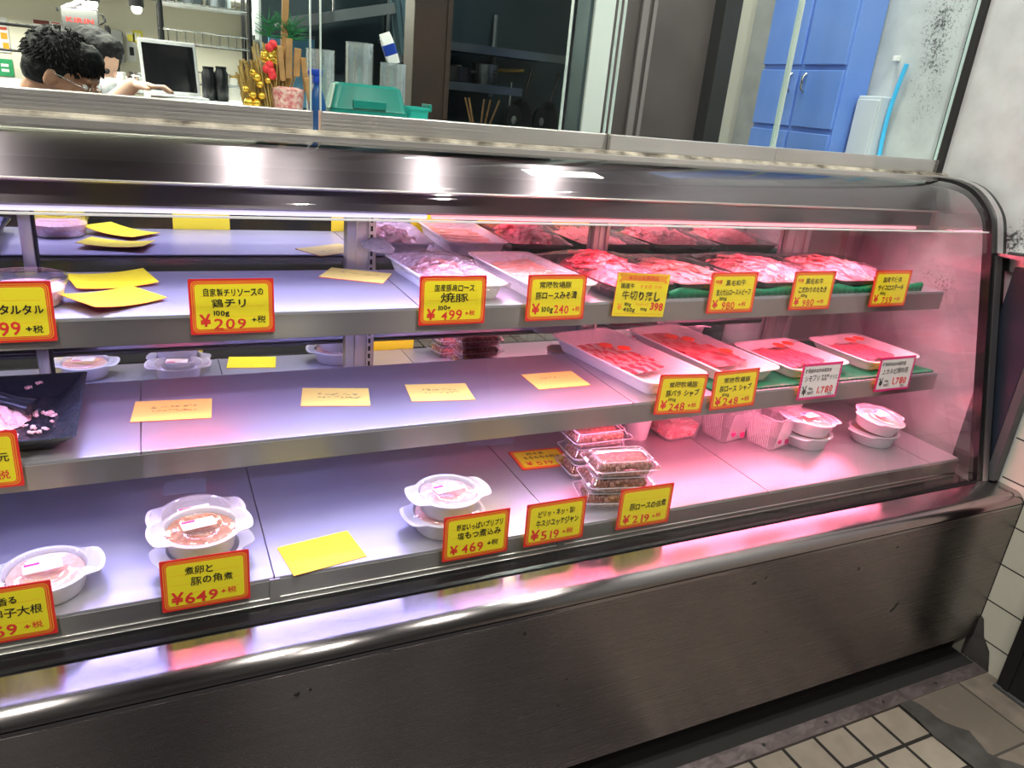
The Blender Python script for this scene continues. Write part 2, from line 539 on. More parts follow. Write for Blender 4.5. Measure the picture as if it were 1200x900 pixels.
def finish(name, bm, mats, parent=None, smooth=35, label=None, loc=None, rot=None):
    me = bpy.data.meshes.new(name)
    bmesh.ops.recalc_face_normals(bm, faces=bm.faces) if smooth is not False else None
    bm.to_mesh(me)
    bm.free()
    if not isinstance(mats, (list, tuple)):
        mats = [mats]
    for q in mats:
        me.materials.append(MT[q] if isinstance(q, str) else q)
    if smooth:
        for p in me.polygons:
            p.use_smooth = True
        me.set_sharp_from_angle(angle=math.radians(smooth))
    o = bpy.data.objects.new(name, me)
    COL.objects.link(o)
    if parent:
        o.parent = parent
    if label:
        o['label'] = label
    if loc:
        o.location = loc
    if rot:
        o.rotation_euler = rot
    return o


def struct(name, bm, mats, parent=None, smooth=False):
    o = finish(name, bm, mats, parent, smooth)
    if not parent:
        o['kind'] = 'structure'
    return o


def box(bm, x0, x1, y0, y1, z0, z1, mi=0, bev=0):
    r = bmesh.ops.create_cube(bm, size=1)
    vs = r['verts']
    for v in vs:
        v.co = Vector((x0 + (v.co.x + .5) * (x1 - x0), y0 + (v.co.y + .5) * (y1 - y0), z0 + (v.co.z + .5) * (z1 - z0)))
    fs = {f for v in vs for f in v.link_faces}
    for f in fs:
        f.material_index = mi
    if bev:
        es = list({e for v in vs for e in v.link_edges})
        q = bmesh.ops.bevel(bm, geom=es, offset=bev, segments=2, affect='EDGES', profile=.5)
        for f in q['faces']:
            f.material_index = mi
    return vs


def BM():
    return bmesh.new()


def ring(bm, pts):
    return [bm.verts.new(p) for p in pts]


def bridge(bm, a, b, mi=0, closed=True):
    n = len(a)
    for i in range(n if closed else n - 1):
        f = bm.faces.new((a[i], a[(i + 1) % n], b[(i + 1) % n], b[i]))
        f.material_index = mi


def loft(bm, rings, cap0=True, cap1=True, mi=0):
    rs = [ring(bm, r) for r in rings]
    for a, b in zip(rs, rs[1:]):
        bridge(bm, a, b, mi)
    if cap0:
        bm.faces.new(rs[0]).material_index = mi
    if cap1:
        bm.faces.new(rs[-1][::-1]).material_index = mi
    return rs


def rrect(w_, d_, r, z, n=5, cx=0, cy=0):
    out = []
    for sx, sy, a0 in ((1, 1, 0), (-1, 1, 90), (-1, -1, 180), (1, -1, 270)):
        for k in range(n + 1):
            a = math.radians(a0 + 90 * k / n)
            out.append((cx + sx * (w_ / 2 - r) + r * math.cos(a), cy + sy * (d_ / 2 - r) + r * math.sin(a), z))
    return out


def circ(r, z, n=40, cx=0, cy=0, f=None):
    out = []
    for k in range(n):
        a = 2 * PI * k / n
        rr = f(a) if f else r
        out.append((cx + rr * math.cos(a), cy + rr * math.sin(a), z))
    return out


def lathe(bm, prof, n=32, cx=0, cy=0, cap0=True, cap1=True, mi=0):
    return loft(bm, [circ(r, z, n, cx, cy) for r, z in prof], cap0, cap1, mi)


def tube(bm, pts, rad, n=8, mi=0, caps=True):
    pts = [Vector(p) for p in pts]
    rs = []
    t0 = (pts[1] - pts[0]).normalized()
    ref = Vector((0, 0, 1)) if abs(t0.z) < .9 else Vector((1, 0, 0))
    nrm = t0.cross(ref).normalized()
    for i, p in enumerate(pts):
        t = (pts[min(i + 1, len(pts) - 1)] - pts[max(i - 1, 0)]).normalized()
        nrm = (nrm - t * nrm.dot(t)).normalized()
        bn = t.cross(nrm)
        r = rad[i] if isinstance(rad, (list, tuple)) else rad
        rs.append([p + nrm * r * math.cos(2 * PI * k / n) + bn * r * math.sin(2 * PI * k / n) for k in range(n)])
    loft(bm, rs, caps, caps, mi)


def extrude_x(bm, prof, x0, x1, mi=0):
    """closed (y,z) outline swept along x"""
    loft(bm, [[(x0, y, z) for y, z in prof], [(x1, y, z) for y, z in prof]], True, True, mi)


def sheet_x(bm, prof, x0, x1, th, mi=0):
    """open (y,z) line thickened and swept along x"""
    pts = [Vector((0, y, z)) for y, z in prof]
    inner = []
    for i, p in enumerate(pts):
        t = (pts[min(i + 1, len(pts) - 1)] - pts[max(i - 1, 0)]).normalized()
        nn = Vector((0, -t.z, t.y))
        inner.append(p - nn * th)
    poly = [(p.y, p.z) for p in pts] + [(p.y, p.z) for p in reversed(inner)]
    a = ring(bm, [(x0, y, z) for y, z in poly])
    b = ring(bm, [(x1, y, z) for y, z in poly])
    bridge(bm, a, b, mi)
    n = len(pts)
    for rr in (a, b):
        for i in range(n - 1):
            bm.faces.new((rr[i], rr[i + 1], rr[2 * n - 2 - i], rr[2 * n - 1 - i])).material_index = mi


def blob(name, parts, mat, parent, voxel=.006, smooth_it=4, disp=0, dscale=30, loc=None, rot=None):
    """one continuous surface fused from tapered capsules and ellipsoids.
    parts: ('e', centre, radii, euler) or ('c', p0, r0, p1, r1)"""
    bm = BM()
    for p in parts:
        if p[0] == 'e':
            r = bmesh.ops.create_uvsphere(bm, u_segments=24, v_segments=16, radius=1)
            mtx = Matrix.Translation(p[1]) @ Euler(p[3] if len(p) > 3 else (0, 0, 0)).to_matrix().to_4x4() @ Matrix.Diagonal((*p[2], 1))
            bmesh.ops.transform(bm, matrix=mtx, verts=r['verts'])
        else:
            a, b = Vector(p[1]), Vector(p[3])
            k = 6
            pts = [a.lerp(b, i / k) for i in range(k + 1)]
            rad = [p[2] + (p[4] - p[2]) * i / k for i in range(k + 1)]
            tube(bm, pts, rad, 14)
            for c, r_ in ((a, p[2]), (b, p[4])):
                r = bmesh.ops.create_uvsphere(bm, u_segments=14, v_segments=10, radius=r_)
                bmesh.ops.translate(bm, vec=c, verts=r['verts'])
    bmesh.ops.recalc_face_normals(bm, faces=bm.faces)
    me = bpy.data.meshes.new(name)
    bm.to_mesh(me)
    bm.free()
    o = bpy.data.objects.new(name, me)
    COL.objects.link(o)
    md = o.modifiers.new('r', 'REMESH')
    md.mode = 'VOXEL'
    md.voxel_size = voxel
    ms = o.modifiers.new('s', 'SMOOTH')
    ms.iterations = smooth_it
    ms.factor = .5
    bpy.context.view_layer.update()
    dg = bpy.context.evaluated_depsgraph_get()
    m2 = bpy.data.meshes.new_from_object(o.evaluated_get(dg))
    m2.name = name
    o.modifiers.clear()
    o.data = m2
    m2.materials.clear()
    m2.materials.append(MT[mat])
    if disp:
        for v in m2.vertices:
            v.co += v.normal * disp * noise.noise(v.co * dscale)
    for p in m2.polygons:
        p.use_smooth = True
    if parent:
        o.parent = parent
    if loc:
        o.location = loc
    if rot:
        o.rotation_euler = rot
    return o


# glyph outlines from the built-in font, cached
_cv = bpy.data.curves.new('glyph', 'FONT')
_cv.resolution_u = 2
_co = bpy.data.objects.new('glyph', _cv)
COL.objects.link(_co)
GL = {}


def glyph(ch, bold):
    k = (ch, bold)
    if k not in GL:
        _cv.body = ch
        _cv.offset = bold
        _co.update_tag()
        bpy.context.view_layer.update()
        dg = bpy.context.evaluated_depsgraph_get()
        me = bpy.data.meshes.new_from_object(_co.evaluated_get(dg))
        vs = [(v.co.x, v.co.y) for v in me.vertices]
        fs = [tuple(p.vertices) for p in me.polygons]
        wide = ord(ch) > 0x2000
        adv = 1.0 if wide else (max(x for x, y in vs) + .07 if vs else .3)
        bpy.data.meshes.remove(me)
        GL[k] = (vs, fs, adv)
    return GL[k]


def write(bm, s, x, y, h, mi, width=None, z=0, bold=.012, jit=1.0, slant=0.0, rise=0.0):
    """handwriting-like line: left x, baseline y, em height h; lies in the local x,y plane"""
    adv = sum(glyph(c, min(bold, .010) if ord(c) > 0x3400 else bold + .012)[2] if c != ' ' else .45 for c in s)
    sx = h if width is None else width / max(adv, .01)
    px = x
    for c in s:
        if c == ' ':
            px += .45 * sx
            continue
        vs, fs, a = glyph(c, min(bold, .010) if ord(c) > 0x3400 else bold + .012)
        an = rnd.uniform(-.09, .09) * jit
        sc = 1 + rnd.uniform(-.08, .08) * jit
        dy = rnd.uniform(-.05, .05) * h * jit + (px - x) * rise
        cx, cy = a / 2, .36
        nv = []
        for vx, vy in vs:
            ux, uy = (vx - cx) * sc, (vy - cy) * sc
            rx = ux * math.cos(an) - uy * math.sin(an) + slant * uy
            ry = ux * math.sin(an) + uy * math.cos(an)
            nv.append(bm.verts.new((px + (rx + cx) * sx, y + dy + (ry + cy) * h, z)))
        for f in fs:
            try:
                q = bm.faces.new([nv[i] for i in f])
                q.material_index = mi
            except ValueError:
                pass
        px += a * sx


def poly(bm, pts, mi=0):
    f = bm.faces.new([bm.verts.new(p) for p in pts])
    f.material_index = mi
    return f


def r2d(w_, h_, r, z, cx, cy):
    return rrect(w_, h_, r, z, 4, cx, cy)


def ringface(bm, o, i, mi):
    a, b = ring(bm, o), ring(bm, i)
    bridge(bm, a, b, mi)


# ---------------------------------------------------------------- the room
XW = 1.911
bm = BM(); box(bm, -3.2, 2.0, -2.2, 5.2, -.05, 0)
floor_m = tiles('beige_floor_tiles', (.0951, .0951), .0088, (.36, .315, .26), (.012, .011, .01), (0, 1), (1.189 - .0951 * 40, .8542 - .0951 * 40), .45, .35)
struct('floor', bm, floor_m)
bm = BM(); box(bm, -3.2, 2.0, -2.2, 1.36, 2.62, 2.7)
struct('ceiling', bm, 'darkwall')
bm = BM(); box(bm, -3.2, 2.0, 1.36, 5.2, 2.7, 2.8)
struct('ceiling_backroom', bm, 'creamceil')
wall_m = mouldy('mouldy_white_paint', (.62, .65, .665), [(1.50, .15, 1.60, .5, .60), (1.42, .05, 1.30, .25, .45), (1.15, .2, 1.08, .14, .55), (1.3, .24, .95, .2, .45), (1.32, .10, 1.16, .08, .3)])
bm = BM(); box(bm, XW, 2.0, .985, 5.2, 0, 2.7); box(bm, XW, 2.0, -2.2, .985, .72, 2.7)
struct('wall_right', bm, wall_m)
tile_m = tiles('cream_wall_tiles', (.1075, .109), .004, (.62, .62, .53), (.02, .02, .02), (1, 2), (.9165 - .1075 * 20, .082 - .109 * 8), .22, .12)
bm = BM(); box(bm, XW - .002, 2.0, -2.2, .985, 0, .72)
struct('wall_right_tiled', bm, tile_m)
bm = BM(); box(bm, -3.2, .62, 4.6, 4.7, 0, 2.7)
struct('wall_back', bm, 'cream')
bm = BM(); box(bm, -3.2, .62, 4.3, 4.6, 1.62, 2.7, bev=.01)
struct('trim_1', bm, 'creamceil')
bm = BM(); box(bm, -3.3, -3.2, -2.2, 4.7, 0, 2.7)
struct('wall_left', bm, 'darkwall')
bm = BM(); box(bm, -3.3, 2.0, -2.3, -2.2, 0, 2.7)
struct('wall_front', bm, 'darkwall')
bm = BM(); box(bm, .39, 1.62, 3.0, 3.06, 0, 2.7); box(bm, .58, .62, 3.06, 4.62, 0, 2.7)
struct('wall_kitchen', bm, 'kitchenwall')
bm = BM(); box(bm, 1.60, 1.92, 2.24, 2.3, 0, 2.7)
struct('wall_pantry', bm, 'cream')
bm = BM(); box(bm, -3.19, .93, -2.19, .862, 0, .006)  # dark patch added to keep the left of the steel panel's reflection dark
struct('added_dark_floor', bm, 'darkwall')
# worn slab of bigger floor tiles beside the wall, grimy mortar between
slab_m = tiles('worn_floor_slabs', (.205, .21), .006, (.27, .23, .19), (.05, .045, .04), (0, 1), (1.585 - .205 * 5, .66 - .21 * 5), .5, .6)
bm = BM(); box(bm, 1.585, XW - .004, -.4, .872, 0, .004)
struct('floor_slab', bm, slab_m)
bm = BM()
pts = [(1.570, .872), (1.60, .872)]
left = [(1.566 + .006 * math.sin(k * 2.1), .872 - .06 * k) for k in range(9)]
right = [(1.600 + .020 * (k > 2) + .014 * math.sin(k * 1.1) + .004 * k + rnd.uniform(-.006, .006), .872 - .02 * k) for k in range(26)]
poly(bm, [(x, y, .0046) for x, y in left] + [(x, y, .0046) for x, y in reversed(right)])
struct('trim_2', bm, 'darktile')
bm = BM(); box(bm, -.9, XW - .003, .852, .889, 0, .006)
for k in range(9):
    bmesh.ops.create_cone(bm, cap_ends=True, segments=10, radius1=.005, radius2=.004, depth=.004, matrix=Matrix.Translation((1.15 + .12 * (k - 5) * 1.6, .871, .0058)))
for f in bm.faces:
    if len(f.verts) and all(v.co.z > .0035 and v.co.z < .0079 and abs(v.co.y - .871) < .006 for v in f.verts):
        f.material_index = 1
struct('baseboard_front', bm, ['kick', 'fade'])
# broken tile at the foot of the wall
bm = BM()
poly(bm, [(XW - .004, .93, .02), (XW - .004, .93, .15), (XW - .004, .905, .135), (XW - .004, .89, .09), (XW - .004, .865, .06), (XW - .004, .85, .006), (XW - .004, .93, .006)])
struct('trim_3', bm, 'darktile')

# ---------------------------------------------------------------- the refrigerated display case
X0, X1 = -.68, 1.835
XE0, XE1 = 1.838, 1.892
ZD, ZM, ZT = .542, .7317, .9385
case = root('display_case', 'long stainless steel refrigerated display case with curved glass front', 'display case', (0, 0, 0))
# base
bm = BM()
extrude_x(bm, [(.916, .0785), (.916, .468), (1.60, .468), (1.60, .0785)], X0 - .05, XW - .004)
base = finish('base_panel', bm, 'panel', case, False)
bm = BM()
prof = [(.9165, .466), (.9165, .478)]
for k in range(9):
    a = math.radians(180 - 90 * k / 8)
    prof.append((.9165 + .026 + .026 * math.cos(a), .476 + .026 * math.sin(a)))
prof += [(.998, .503), (1.0, .466)]
extrude_x(bm, [(y, z + .0) for y, z in prof], X0 - .05, XW - .004)
finish('ledge', bm, 'ledge', case, 40)
bm = BM()
box(bm, X0, XW - .01, .90, .915, .0, .001) if False else None
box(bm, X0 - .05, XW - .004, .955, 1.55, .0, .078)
box(bm, X0 - .05, XW - .004, .8895, .955, .0, .004)  # flat black strip on the floor, paints the shade of the recess
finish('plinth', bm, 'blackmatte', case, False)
# dents and scuffs on the front panel
for x, z, wd, hg, an in [(1.53, .255, .036, .006, 48), (1.36, .40, .008, .004, 70), (1.05, .43, .012, .004, 20), (1.08, .437, .01, .003, 50), (1.47, .435, .008, .003, 60), (1.12, .29, .004, .003, 0), (.145, .427, .010, .006, 20), (.165, .43, .005, .004, 60), (.53, .44, .006, .007, 10), (.62, .25, .004, .004, 0), (.63, .31, .004, .004, 0)]:
    a = math.radians(an)
    pts = []
    for k in range(8):
        t = 2 * PI * k / 8
        u, v = wd / 2 * math.cos(t), hg / 2 * math.sin(t) * (1 + .5 * math.sin(3 * t))
        pts.append((x + u * math.cos(a) - v * math.sin(a), .9152, z + u * math.sin(a) + v * math.cos(a)))
    bm = BM()
    poly(bm, pts)
    finish('scuff_mark', bm, 'fade', base, False)
# black trough between the glass foot and the deck lip
bm = BM()
extrude_x(bm, [(.999, .466), (.999, .506), (1.006, .508), (1.012, .498), (1.058, .494), (1.058, .466)], X0, X1)
finish('trough', bm, 'black', case, 40)


def shelf_tier(name, z, y0, y1, lip, seams, parent, x1=X1):
    xs = [X0] + seams + [x1]
    bm = BM()
    for a, b in zip(xs, xs[1:]):
        # one folded sheet per panel: surface, rounded nose, front lip, return
        pr = [(y1, z), (y0 + .004, z), (y0 + .0012, z - .001), (y0, z - .004), (y0, z - lip), (y0 + .012, z - lip - .001)]
        g = .0011
        bmA = [(y, q) for y, q in pr]
        sheet_x(bm, bmA[::-1], a + (g if a != X0 else 0), b - (g if b != x1 else 0), .0022)
    o = finish(name, bm, ['shelf'], parent, 25)
    bm = BM()
    box(bm, X0, x1, y0 + .012, y1 - .002, z - .012, z - .006)
    finish('underside', bm, 'lip', o, False)
    bm = BM()
    box(bm, X0, x1, y0 - .0012, y0 - .0002, z - lip + .001, z - .0055)
    finish('front_lip', bm, 'lip', o, False)
    return o


deck = shelf_tier('deck', ZD, 1.0605, 1.56, .052, [-.40, .135, .668, 1.19, 1.725], case)
bm = BM()
tube(bm, [(X0, 1.0575, .4925), (X1, 1.0575, .4925)], .0022, 8)
tube(bm, [(X0, 1.0585, .5035), (X1, 1.0585, .5035)], .0016, 8)
finish('lip_rail', bm, 'alu', deck, 60)
bm = BM()
box(bm, .127, .143, 1.0562, 1.059, .4975, .5405)
finish('joint_cover', bm, 'lip', deck, False)
bm = BM()
box(bm, .66, .676, 1.0562, 1.059, .4975, .5405)
finish('joint_cover', bm, 'lip', deck, False)
mid = shelf_tier('shelf', ZM, 1.184, 1.50, .047, [-.045, .88], case)
top = shelf_tier('shelf', ZT, 1.234, 1.524, .0475, [.42], case)


def led(parent, segs, y, z, r=.006):
    for x0, x1, mt in segs:
        bm = BM()
        tube(bm, [(x0, y, z), (x1, y, z)], r, 10)
        finish('light_tube', bm, mt, parent, 60)


led(top, [(X0 + .02, -.04, 'ledviolet'), (-.03, .10, 'ledpink'), (.11, .76, 'ledviolet'), (.77, 1.80, 'ledpink')], 1.250, .8965, .005)
led(mid, [(X0 + .02, .66, 'ledviolet'), (.67, 1.80, 'ledpink')], 1.200, .6925, .005)

# canopy with its light tube
bm = BM()
extrude_x(bm, [(1.337, 1.170), (1.324, 1.138), (1.317, 1.128), (1.324, 1.124), (1.333, 1.122), (1.330, 1.090), (1.345, 1.084), (1.572, 1.084), (1.572, 1.192), (1.355, 1.192)], X0, X1 + .005)
canopy = finish('canopy', bm, 'canopy', case, 20)
bm = BM()
tube(bm, [(X0, 1.3165, 1.1285), (X1 + .004, 1.3165, 1.1285)], .0022, 8)
finish('canopy_edge', bm, 'alu', canopy, 60)
led(canopy, [(X0 + .02, .46, 'ledviolet'), (.47, 1.80, 'ledpink')], 1.340, 1.0815, .004)
bm = BM()
extrude_x(bm, [(1.342, 1.2035), (1.342, 1.2125), (1.615, 1.2125), (1.615, 1.2035)], X0, XE1)
finish('roof_plate', bm, 'alu', case, False)

# back: mirrored sliding doors between aluminium posts
YM = 1.597
bm = BM()
box(bm, X0, 1.62, YM, YM + .006, .50, 1.084)
finish('mirror_door', bm, 'mirror', case, False)
bm = BM()
box(bm, 1.62, XE1 - .004, YM + .002, YM + .010, .50, 1.21)
finish('back_panel', bm, 'lip', case, False)
for x0, x1_ in ((-.221, -.201), (.368, .432), (.978, 1.022), (1.612, 1.700)):
    bm = BM()
    wd = x1_ - x0
    box(bm, x0, x1_, YM - .016, YM - .0008, .545, 1.083, bev=.002)
    if wd > .03:
        box(bm, x0 + wd * .30, x0 + wd * .36, YM - .019, YM - .016, .545, 1.083)
        box(bm, x0 + wd * .72, x0 + wd * .90, YM - .022, YM - .016, .545, 1.083)
    p = finish('door_post', bm, 'alupost', case, 30)
    bm = BM()
    if .3 < x0 < .4:
        z = .56
        while z < 1.07 and .3 < x0 < .4:
            box(bm, x0 + wd * .77, x0 + wd * .85, YM - .0226, YM - .0219, z, z + .011)
            z += .018
        finish('bracket_slots', bm, 'blackmatte', p, False)
    elif wd < .03:
        box(bm, x1_ - .001, x1_ + .004, YM - .012, YM - .001, .545, 1.083)
        finish('door_seal', bm, 'blackmatte', p, False)
bm = BM(); box(bm, X0, X1, YM - .02, YM - .001, .542, .549)
finish('door_track', bm, 'alupost', case, False)

# curved front glass
GP = [(1.0015, .503), (1.149, 1.0605), (1.166, 1.117)]
curve = [(1.166, 1.117), (1.178, 1.142), (1.197, 1.163), (1.217, 1.180), (1.239, 1.194), (1.260, 1.202), (1.284, 1.2075), (1.310, 1.2095), (1.336, 1.210), (1.375, 1.2105)]
line_ = [(1.0015 + (1.149 - 1.0015) * k / 8, .503 + (1.0605 - .503) * k / 8) for k in range(9)]


def smooth_prof(p, it=3):
    for _ in range(it):
        q = [p[0]]
        for a, b in zip(p, p[1:]):
            q += [(a[0] * .75 + b[0] * .25, a[1] * .75 + b[1] * .25), (a[0] * .25 + b[0] * .75, a[1] * .25 + b[1] * .75)]
        q.append(p[-1])
        p = q
    return p


fullp = line_ + smooth_prof([line_[-1]] + curve, 2)[1:]
gl_in = [(y + .005 * (1 if z < 1.15 else .3), z - .004 * (0 if z < 1.1 else 1)) for y, z in fullp]
bm = BM()
a = ring(bm, [(X0, y, z) for y, z in gl_in]); b = ring(bm, [(XE0 + .004, y, z) for y, z in gl_in])
bridge(bm, a, b, 0, False)
gl = finish('front_glass', bm, 'glass', case, 60)
bm = BM()
box(bm, X0, XE0 + .004, 1.168, 1.1725, 1.1005, 1.1035)
tr = finish('glass_joint', bm, 'white', case, False)


def rim(name, off0, off1, xa, xb, mat):
    bm = BM()
    P = [Vector((0, y, z)) for y, z in fullp]
    o, i_ = [], []
    for k, p in enumerate(P):
        t = (P[min(k + 1, len(P) - 1)] - P[max(k - 1, 0)]).normalized()
        nn = Vector((0, t.z, -t.y))
        o.append((p + nn * off0)); i_.append((p + nn * off1))
    for xx in (0,):
        A = ring(bm, [(xa, q.y, q.z) for q in o]); B = ring(bm, [(xb, q.y, q.z) for q in o])
        Cc = ring(bm, [(xb, q.y, q.z) for q in i_]); D = ring(bm, [(xa, q.y, q.z) for q in i_])
        bridge(bm, A, B, 0, False); bridge(bm, B, Cc, 0, False); bridge(bm, Cc, D, 0, False); bridge(bm, D, A, 0, False)
        bm.faces.new((A[0], B[0], Cc[0], D[0])); bm.faces.new((A[-1], D[-1], Cc[-1], B[-1]))
    return finish(name, bm, mat, case, 50)


rim('end_gasket', -.001, .022, XE0, XE0 + .018, 'black')
rim('end_frame', -.004, .020, XE0 + .018, XE0 + .040, 'alupost')
rim('end_edge', -.003, .022, XE0 + .040, XE1, 'black')
bm = BM()
A = ring(bm, [(1.868, y + .012, z - .006) for y, z in fullp] + [(1.59, 1.19), (1.59, .503)] and [(1.868, y + .012, z - .006) for y, z in fullp] + [(1.868, 1.59, 1.19), (1.868, 1.59, .503)])
bm.faces.new(A)
finish('end_glass', bm, thin_glass('end_glass_pane', (.93, .94, .95), 0, 1.5, extra=.05, dirt=.06), case, False)
bm = BM(); box(bm, 1.842, 1.90, 1.575, 1.612, .50, 1.205)
finish('rear_post', bm, 'alupost', case, False)

# ---------------------------------------------------------------- sliding windows above the case
YS = 1.40
wins = [('window_1', X0 - .6, .2600, YS - .006), ('window_2', .2780, .8640, YS + .010), ('window_3', .8665, 1.3190, YS - .004), ('window_4', 1.3215, XW - .012, YS + .010)]
for nme, xa, xb, yy in wins:
    bm = BM()
    box(bm, xa, xb, yy - .0025, yy + .0025, 1.246, 2.55)
    g = struct(nme, bm, 'pane')
    bm = BM()
    yf = yy - .006
    box(bm, xa, xb, yf - .006, yf + .016, 1.216, 1.2503, bev=.0015)
    for k in range(4):
        box(bm, xa + .001, xb - .001, yf - .0068, yf - .006, 1.221 + k * .0065, 1.2245 + k * .0065)
    box(bm, xa - .0005, xa + .003, yf - .0072, yf + .0165, 1.2165, 1.2505); box(bm, xb - .003, xb + .0005, yf - .0072, yf + .0165, 1.2165, 1.2505)
    finish('window_frame', bm, 'alu', g, False)
    for xe in (xa, xb - .002) + ((.757,) if nme == 'window_2' else ()):
        bm = BM(); box(bm, xe, xe + .002, yy - .004, yy + .004, 1.2505, 2.55)
        finish('pane_edge', bm, 'paneedge', g, False)
bm = BM()
for xa, xb in ((XW - .012, XW - .001),):
    box(bm, xa, xb, YS - .012, YS + .018, 1.214, 2.55)
struct('trim_4', bm, 'blackmatte')
bm = BM(); box(bm, X0 - .6, XW - .002, YS - .032, YS + .03, 1.2128, 1.216); box(bm, X0 - .6, XW - .002, YS - .028, YS - .02, 1.216, 1.2195)
struct('trim_5', bm, 'sealant')
bm = BM(); box(bm, X0 - .6, XW - .002, YS - .03, YS + .03, 2.55, 2.62)
struct('trim_6', bm, 'alu')

# ---------------------------------------------------------------- right wall fittings
t = root('corner_post', 'dark navy upright board fixed to the wall beside the display case', 'post', (1.885, 1.0, .506))
bm = BM(); box(bm, 0, .022, .012, .11, 0, .525, bev=.002)
finish('board', bm, 'navy', t, False)
bm = BM(); box(bm, -.004, .022, -.012, .011, 0, .525, bev=.002)
finish('edge_strip', bm, 'greytrim', t, False)
t = root('wall_bracket', 'small grey metal bracket jutting from the mouldy wall above the navy board', 'bracket', (1.884, 1.095, 1.045))
bm = BM()
extrude_x(bm, [(-.07, .02), (.06, .012), (.06, .006), (-.07, .006)], -.03, .024)
box(bm, .010, .024, -.07, .06, -.03, .012)
finish('plate', bm, 'chrome', t, False)
bm = BM()
tube(bm, [(-.012, -.03, .018), (-.012, .03, .013)], .007, 10)
finish('rod', bm, 'blackmetal', t, 50)
t = root('door_frame_post', 'black metal door post at the foot of the tiled wall', 'door post', (1.89, .75, 0))
bm = BM(); box(bm, -.012, .017, -.03, .062, .0, 1.3, bev=.003)
box(bm, -.016, -.011, .030, .044, .0, 1.3)
finish('upright', bm, 'blackmetal', t, False)
bm = BM(); box(bm, -.02, .017, -.032, .064, .0, .012, bev=.002)
finish('foot', bm, 'greytrim', t, False)

# ---------------------------------------------------------------- price cards
CW, CH = .128, .090
CARDM = ['cardred', 'yellow', 'orange', 'cardred', 'paper', 'magenta', 'paleyellow']
INK = ['inkblack', 'inkred', 'orange', 'inkgrey']


def card(label, x, y, z, texts, style='red', tilt=2, roll=0, turn=0, flat=False, group='price cards in the display case', cw=CW, ch=CH, curl=0):
    e = (math.radians(90 - tilt), math.radians(0), math.radians(turn))
    if flat:
        e = (0, 0, math.radians(turn))
    t = root('price_card', label, 'price card', (x, y, z), e, group)
    if roll:
        t.rotation_euler.rotate_axis('Z', math.radians(roll))
    W_, H_ = cw, ch
    bm = BM()
    # local x right, y up the card, z towards the reader
    loft(bm, [rrect(W_, H_, .002, 0, 3, 0, H_ / 2), rrect(W_, H_, .002, .0008, 3, 0, H_ / 2)], True, True, 0)
    e1 = .0011
    if style == 'red':
        poly(bm, r2d(W_ - .007, H_ - .007, .008, e1, 0, H_ / 2), 2)
        poly(bm, r2d(W_ - .010, H_ - .010, .007, e1 + .0001, 0, H_ / 2), 3)
        poly(bm, r2d(W_ - .0125, H_ - .0125, .0062, e1 + .0002, 0, H_ / 2), 2)
        poly(bm, r2d(W_ - .0155, H_ - .0155, .0055, e1 + .0003, 0, H_ / 2), 3)
        poly(bm, r2d(W_ - .0175, H_ - .0175, .005, e1 + .0004, 0, H_ / 2), 1)
        for yy in (.028, .045, .062):
            poly(bm, [(-W_ * .38, yy, e1 + .0005), (W_ * .38, yy, e1 + .0005), (W_ * .38, yy + .0004, e1 + .0005), (-W_ * .38, yy + .0004, e1 + .0005)], 2)
    elif style == 'sale':
        poly(bm, r2d(W_ - .001, H_ - .001, .002, e1, 0, H_ / 2), 1)
        poly(bm, [(-.05, .074, e1 + .0002), (.05, .074, e1 + .0002), (.05, .087, e1 + .0002), (-.05, .087, e1 + .0002)], 2)
        for s in (-1, 1):
            poly(bm, [(s * .052, .072, e1 + .0003), (s * .060, .072, e1 + .0003), (s * .055, .0795, e1 + .0003), (s * .060, .087, e1 + .0003), (s * .052, .087, e1 + .0003), (s * .046, .0795, e1 + .0003)][::s], 2)
        for yy in (.006, .070):
            poly(bm, [(-W_ * .46, yy, e1 + .0002), (W_ * .46, yy, e1 + .0002), (W_ * .46, yy + .0008, e1 + .0002), (-W_ * .46, yy + .0008, e1 + .0002)], 2)
    elif style == 'pink':
        poly(bm, r2d(W_ - .001, H_ - .001, .002, e1, 0, H_ / 2), 5)
        poly(bm, r2d(W_ - .0145, H_ - .0145, .001, e1 + .0002, 0, H_ / 2), 4)
        q = .0024
        nx, ny = 15, 10
        for k in range(nx + 1):
            for yy in (.0072, H_ - .0072):
                xx = -W_ / 2 + .0072 + k * (W_ - .0144) / nx
                poly(bm, [(xx - q, yy, e1 + .0003), (xx, yy - q, e1 + .0003), (xx + q, yy, e1 + .0003), (xx, yy + q, e1 + .0003)], 4)
        for k in range(ny + 1):
            for xx in (-W_ / 2 + .0072, W_ / 2 - .0072):
                yy = .0072 + k * (H_ - .0144) / ny
                poly(bm, [(xx - q, yy, e1 + .0003), (xx, yy - q, e1 + .0003), (xx + q, yy, e1 + .0003), (xx, yy + q, e1 + .0003)], 4)
    for f in bm.faces:
        if len(f.verts) > 4 and f.calc_center_median().z < .0002:
            f.material_index = 1
    finish('card_sheet', bm, CARDM, t, False)
    bm = BM()
    for s, cx, cy, h, wd, ink, *ex in texts:
        write(bm, s, -.064 + cx * .001, cy * .001, h * .001, ink, wd * .001 if wd else None, e1 + .0008, (ex[0] if ex else .014))
    if bm.verts:
        finish('lettering', bm, INK, t, False)
    return t


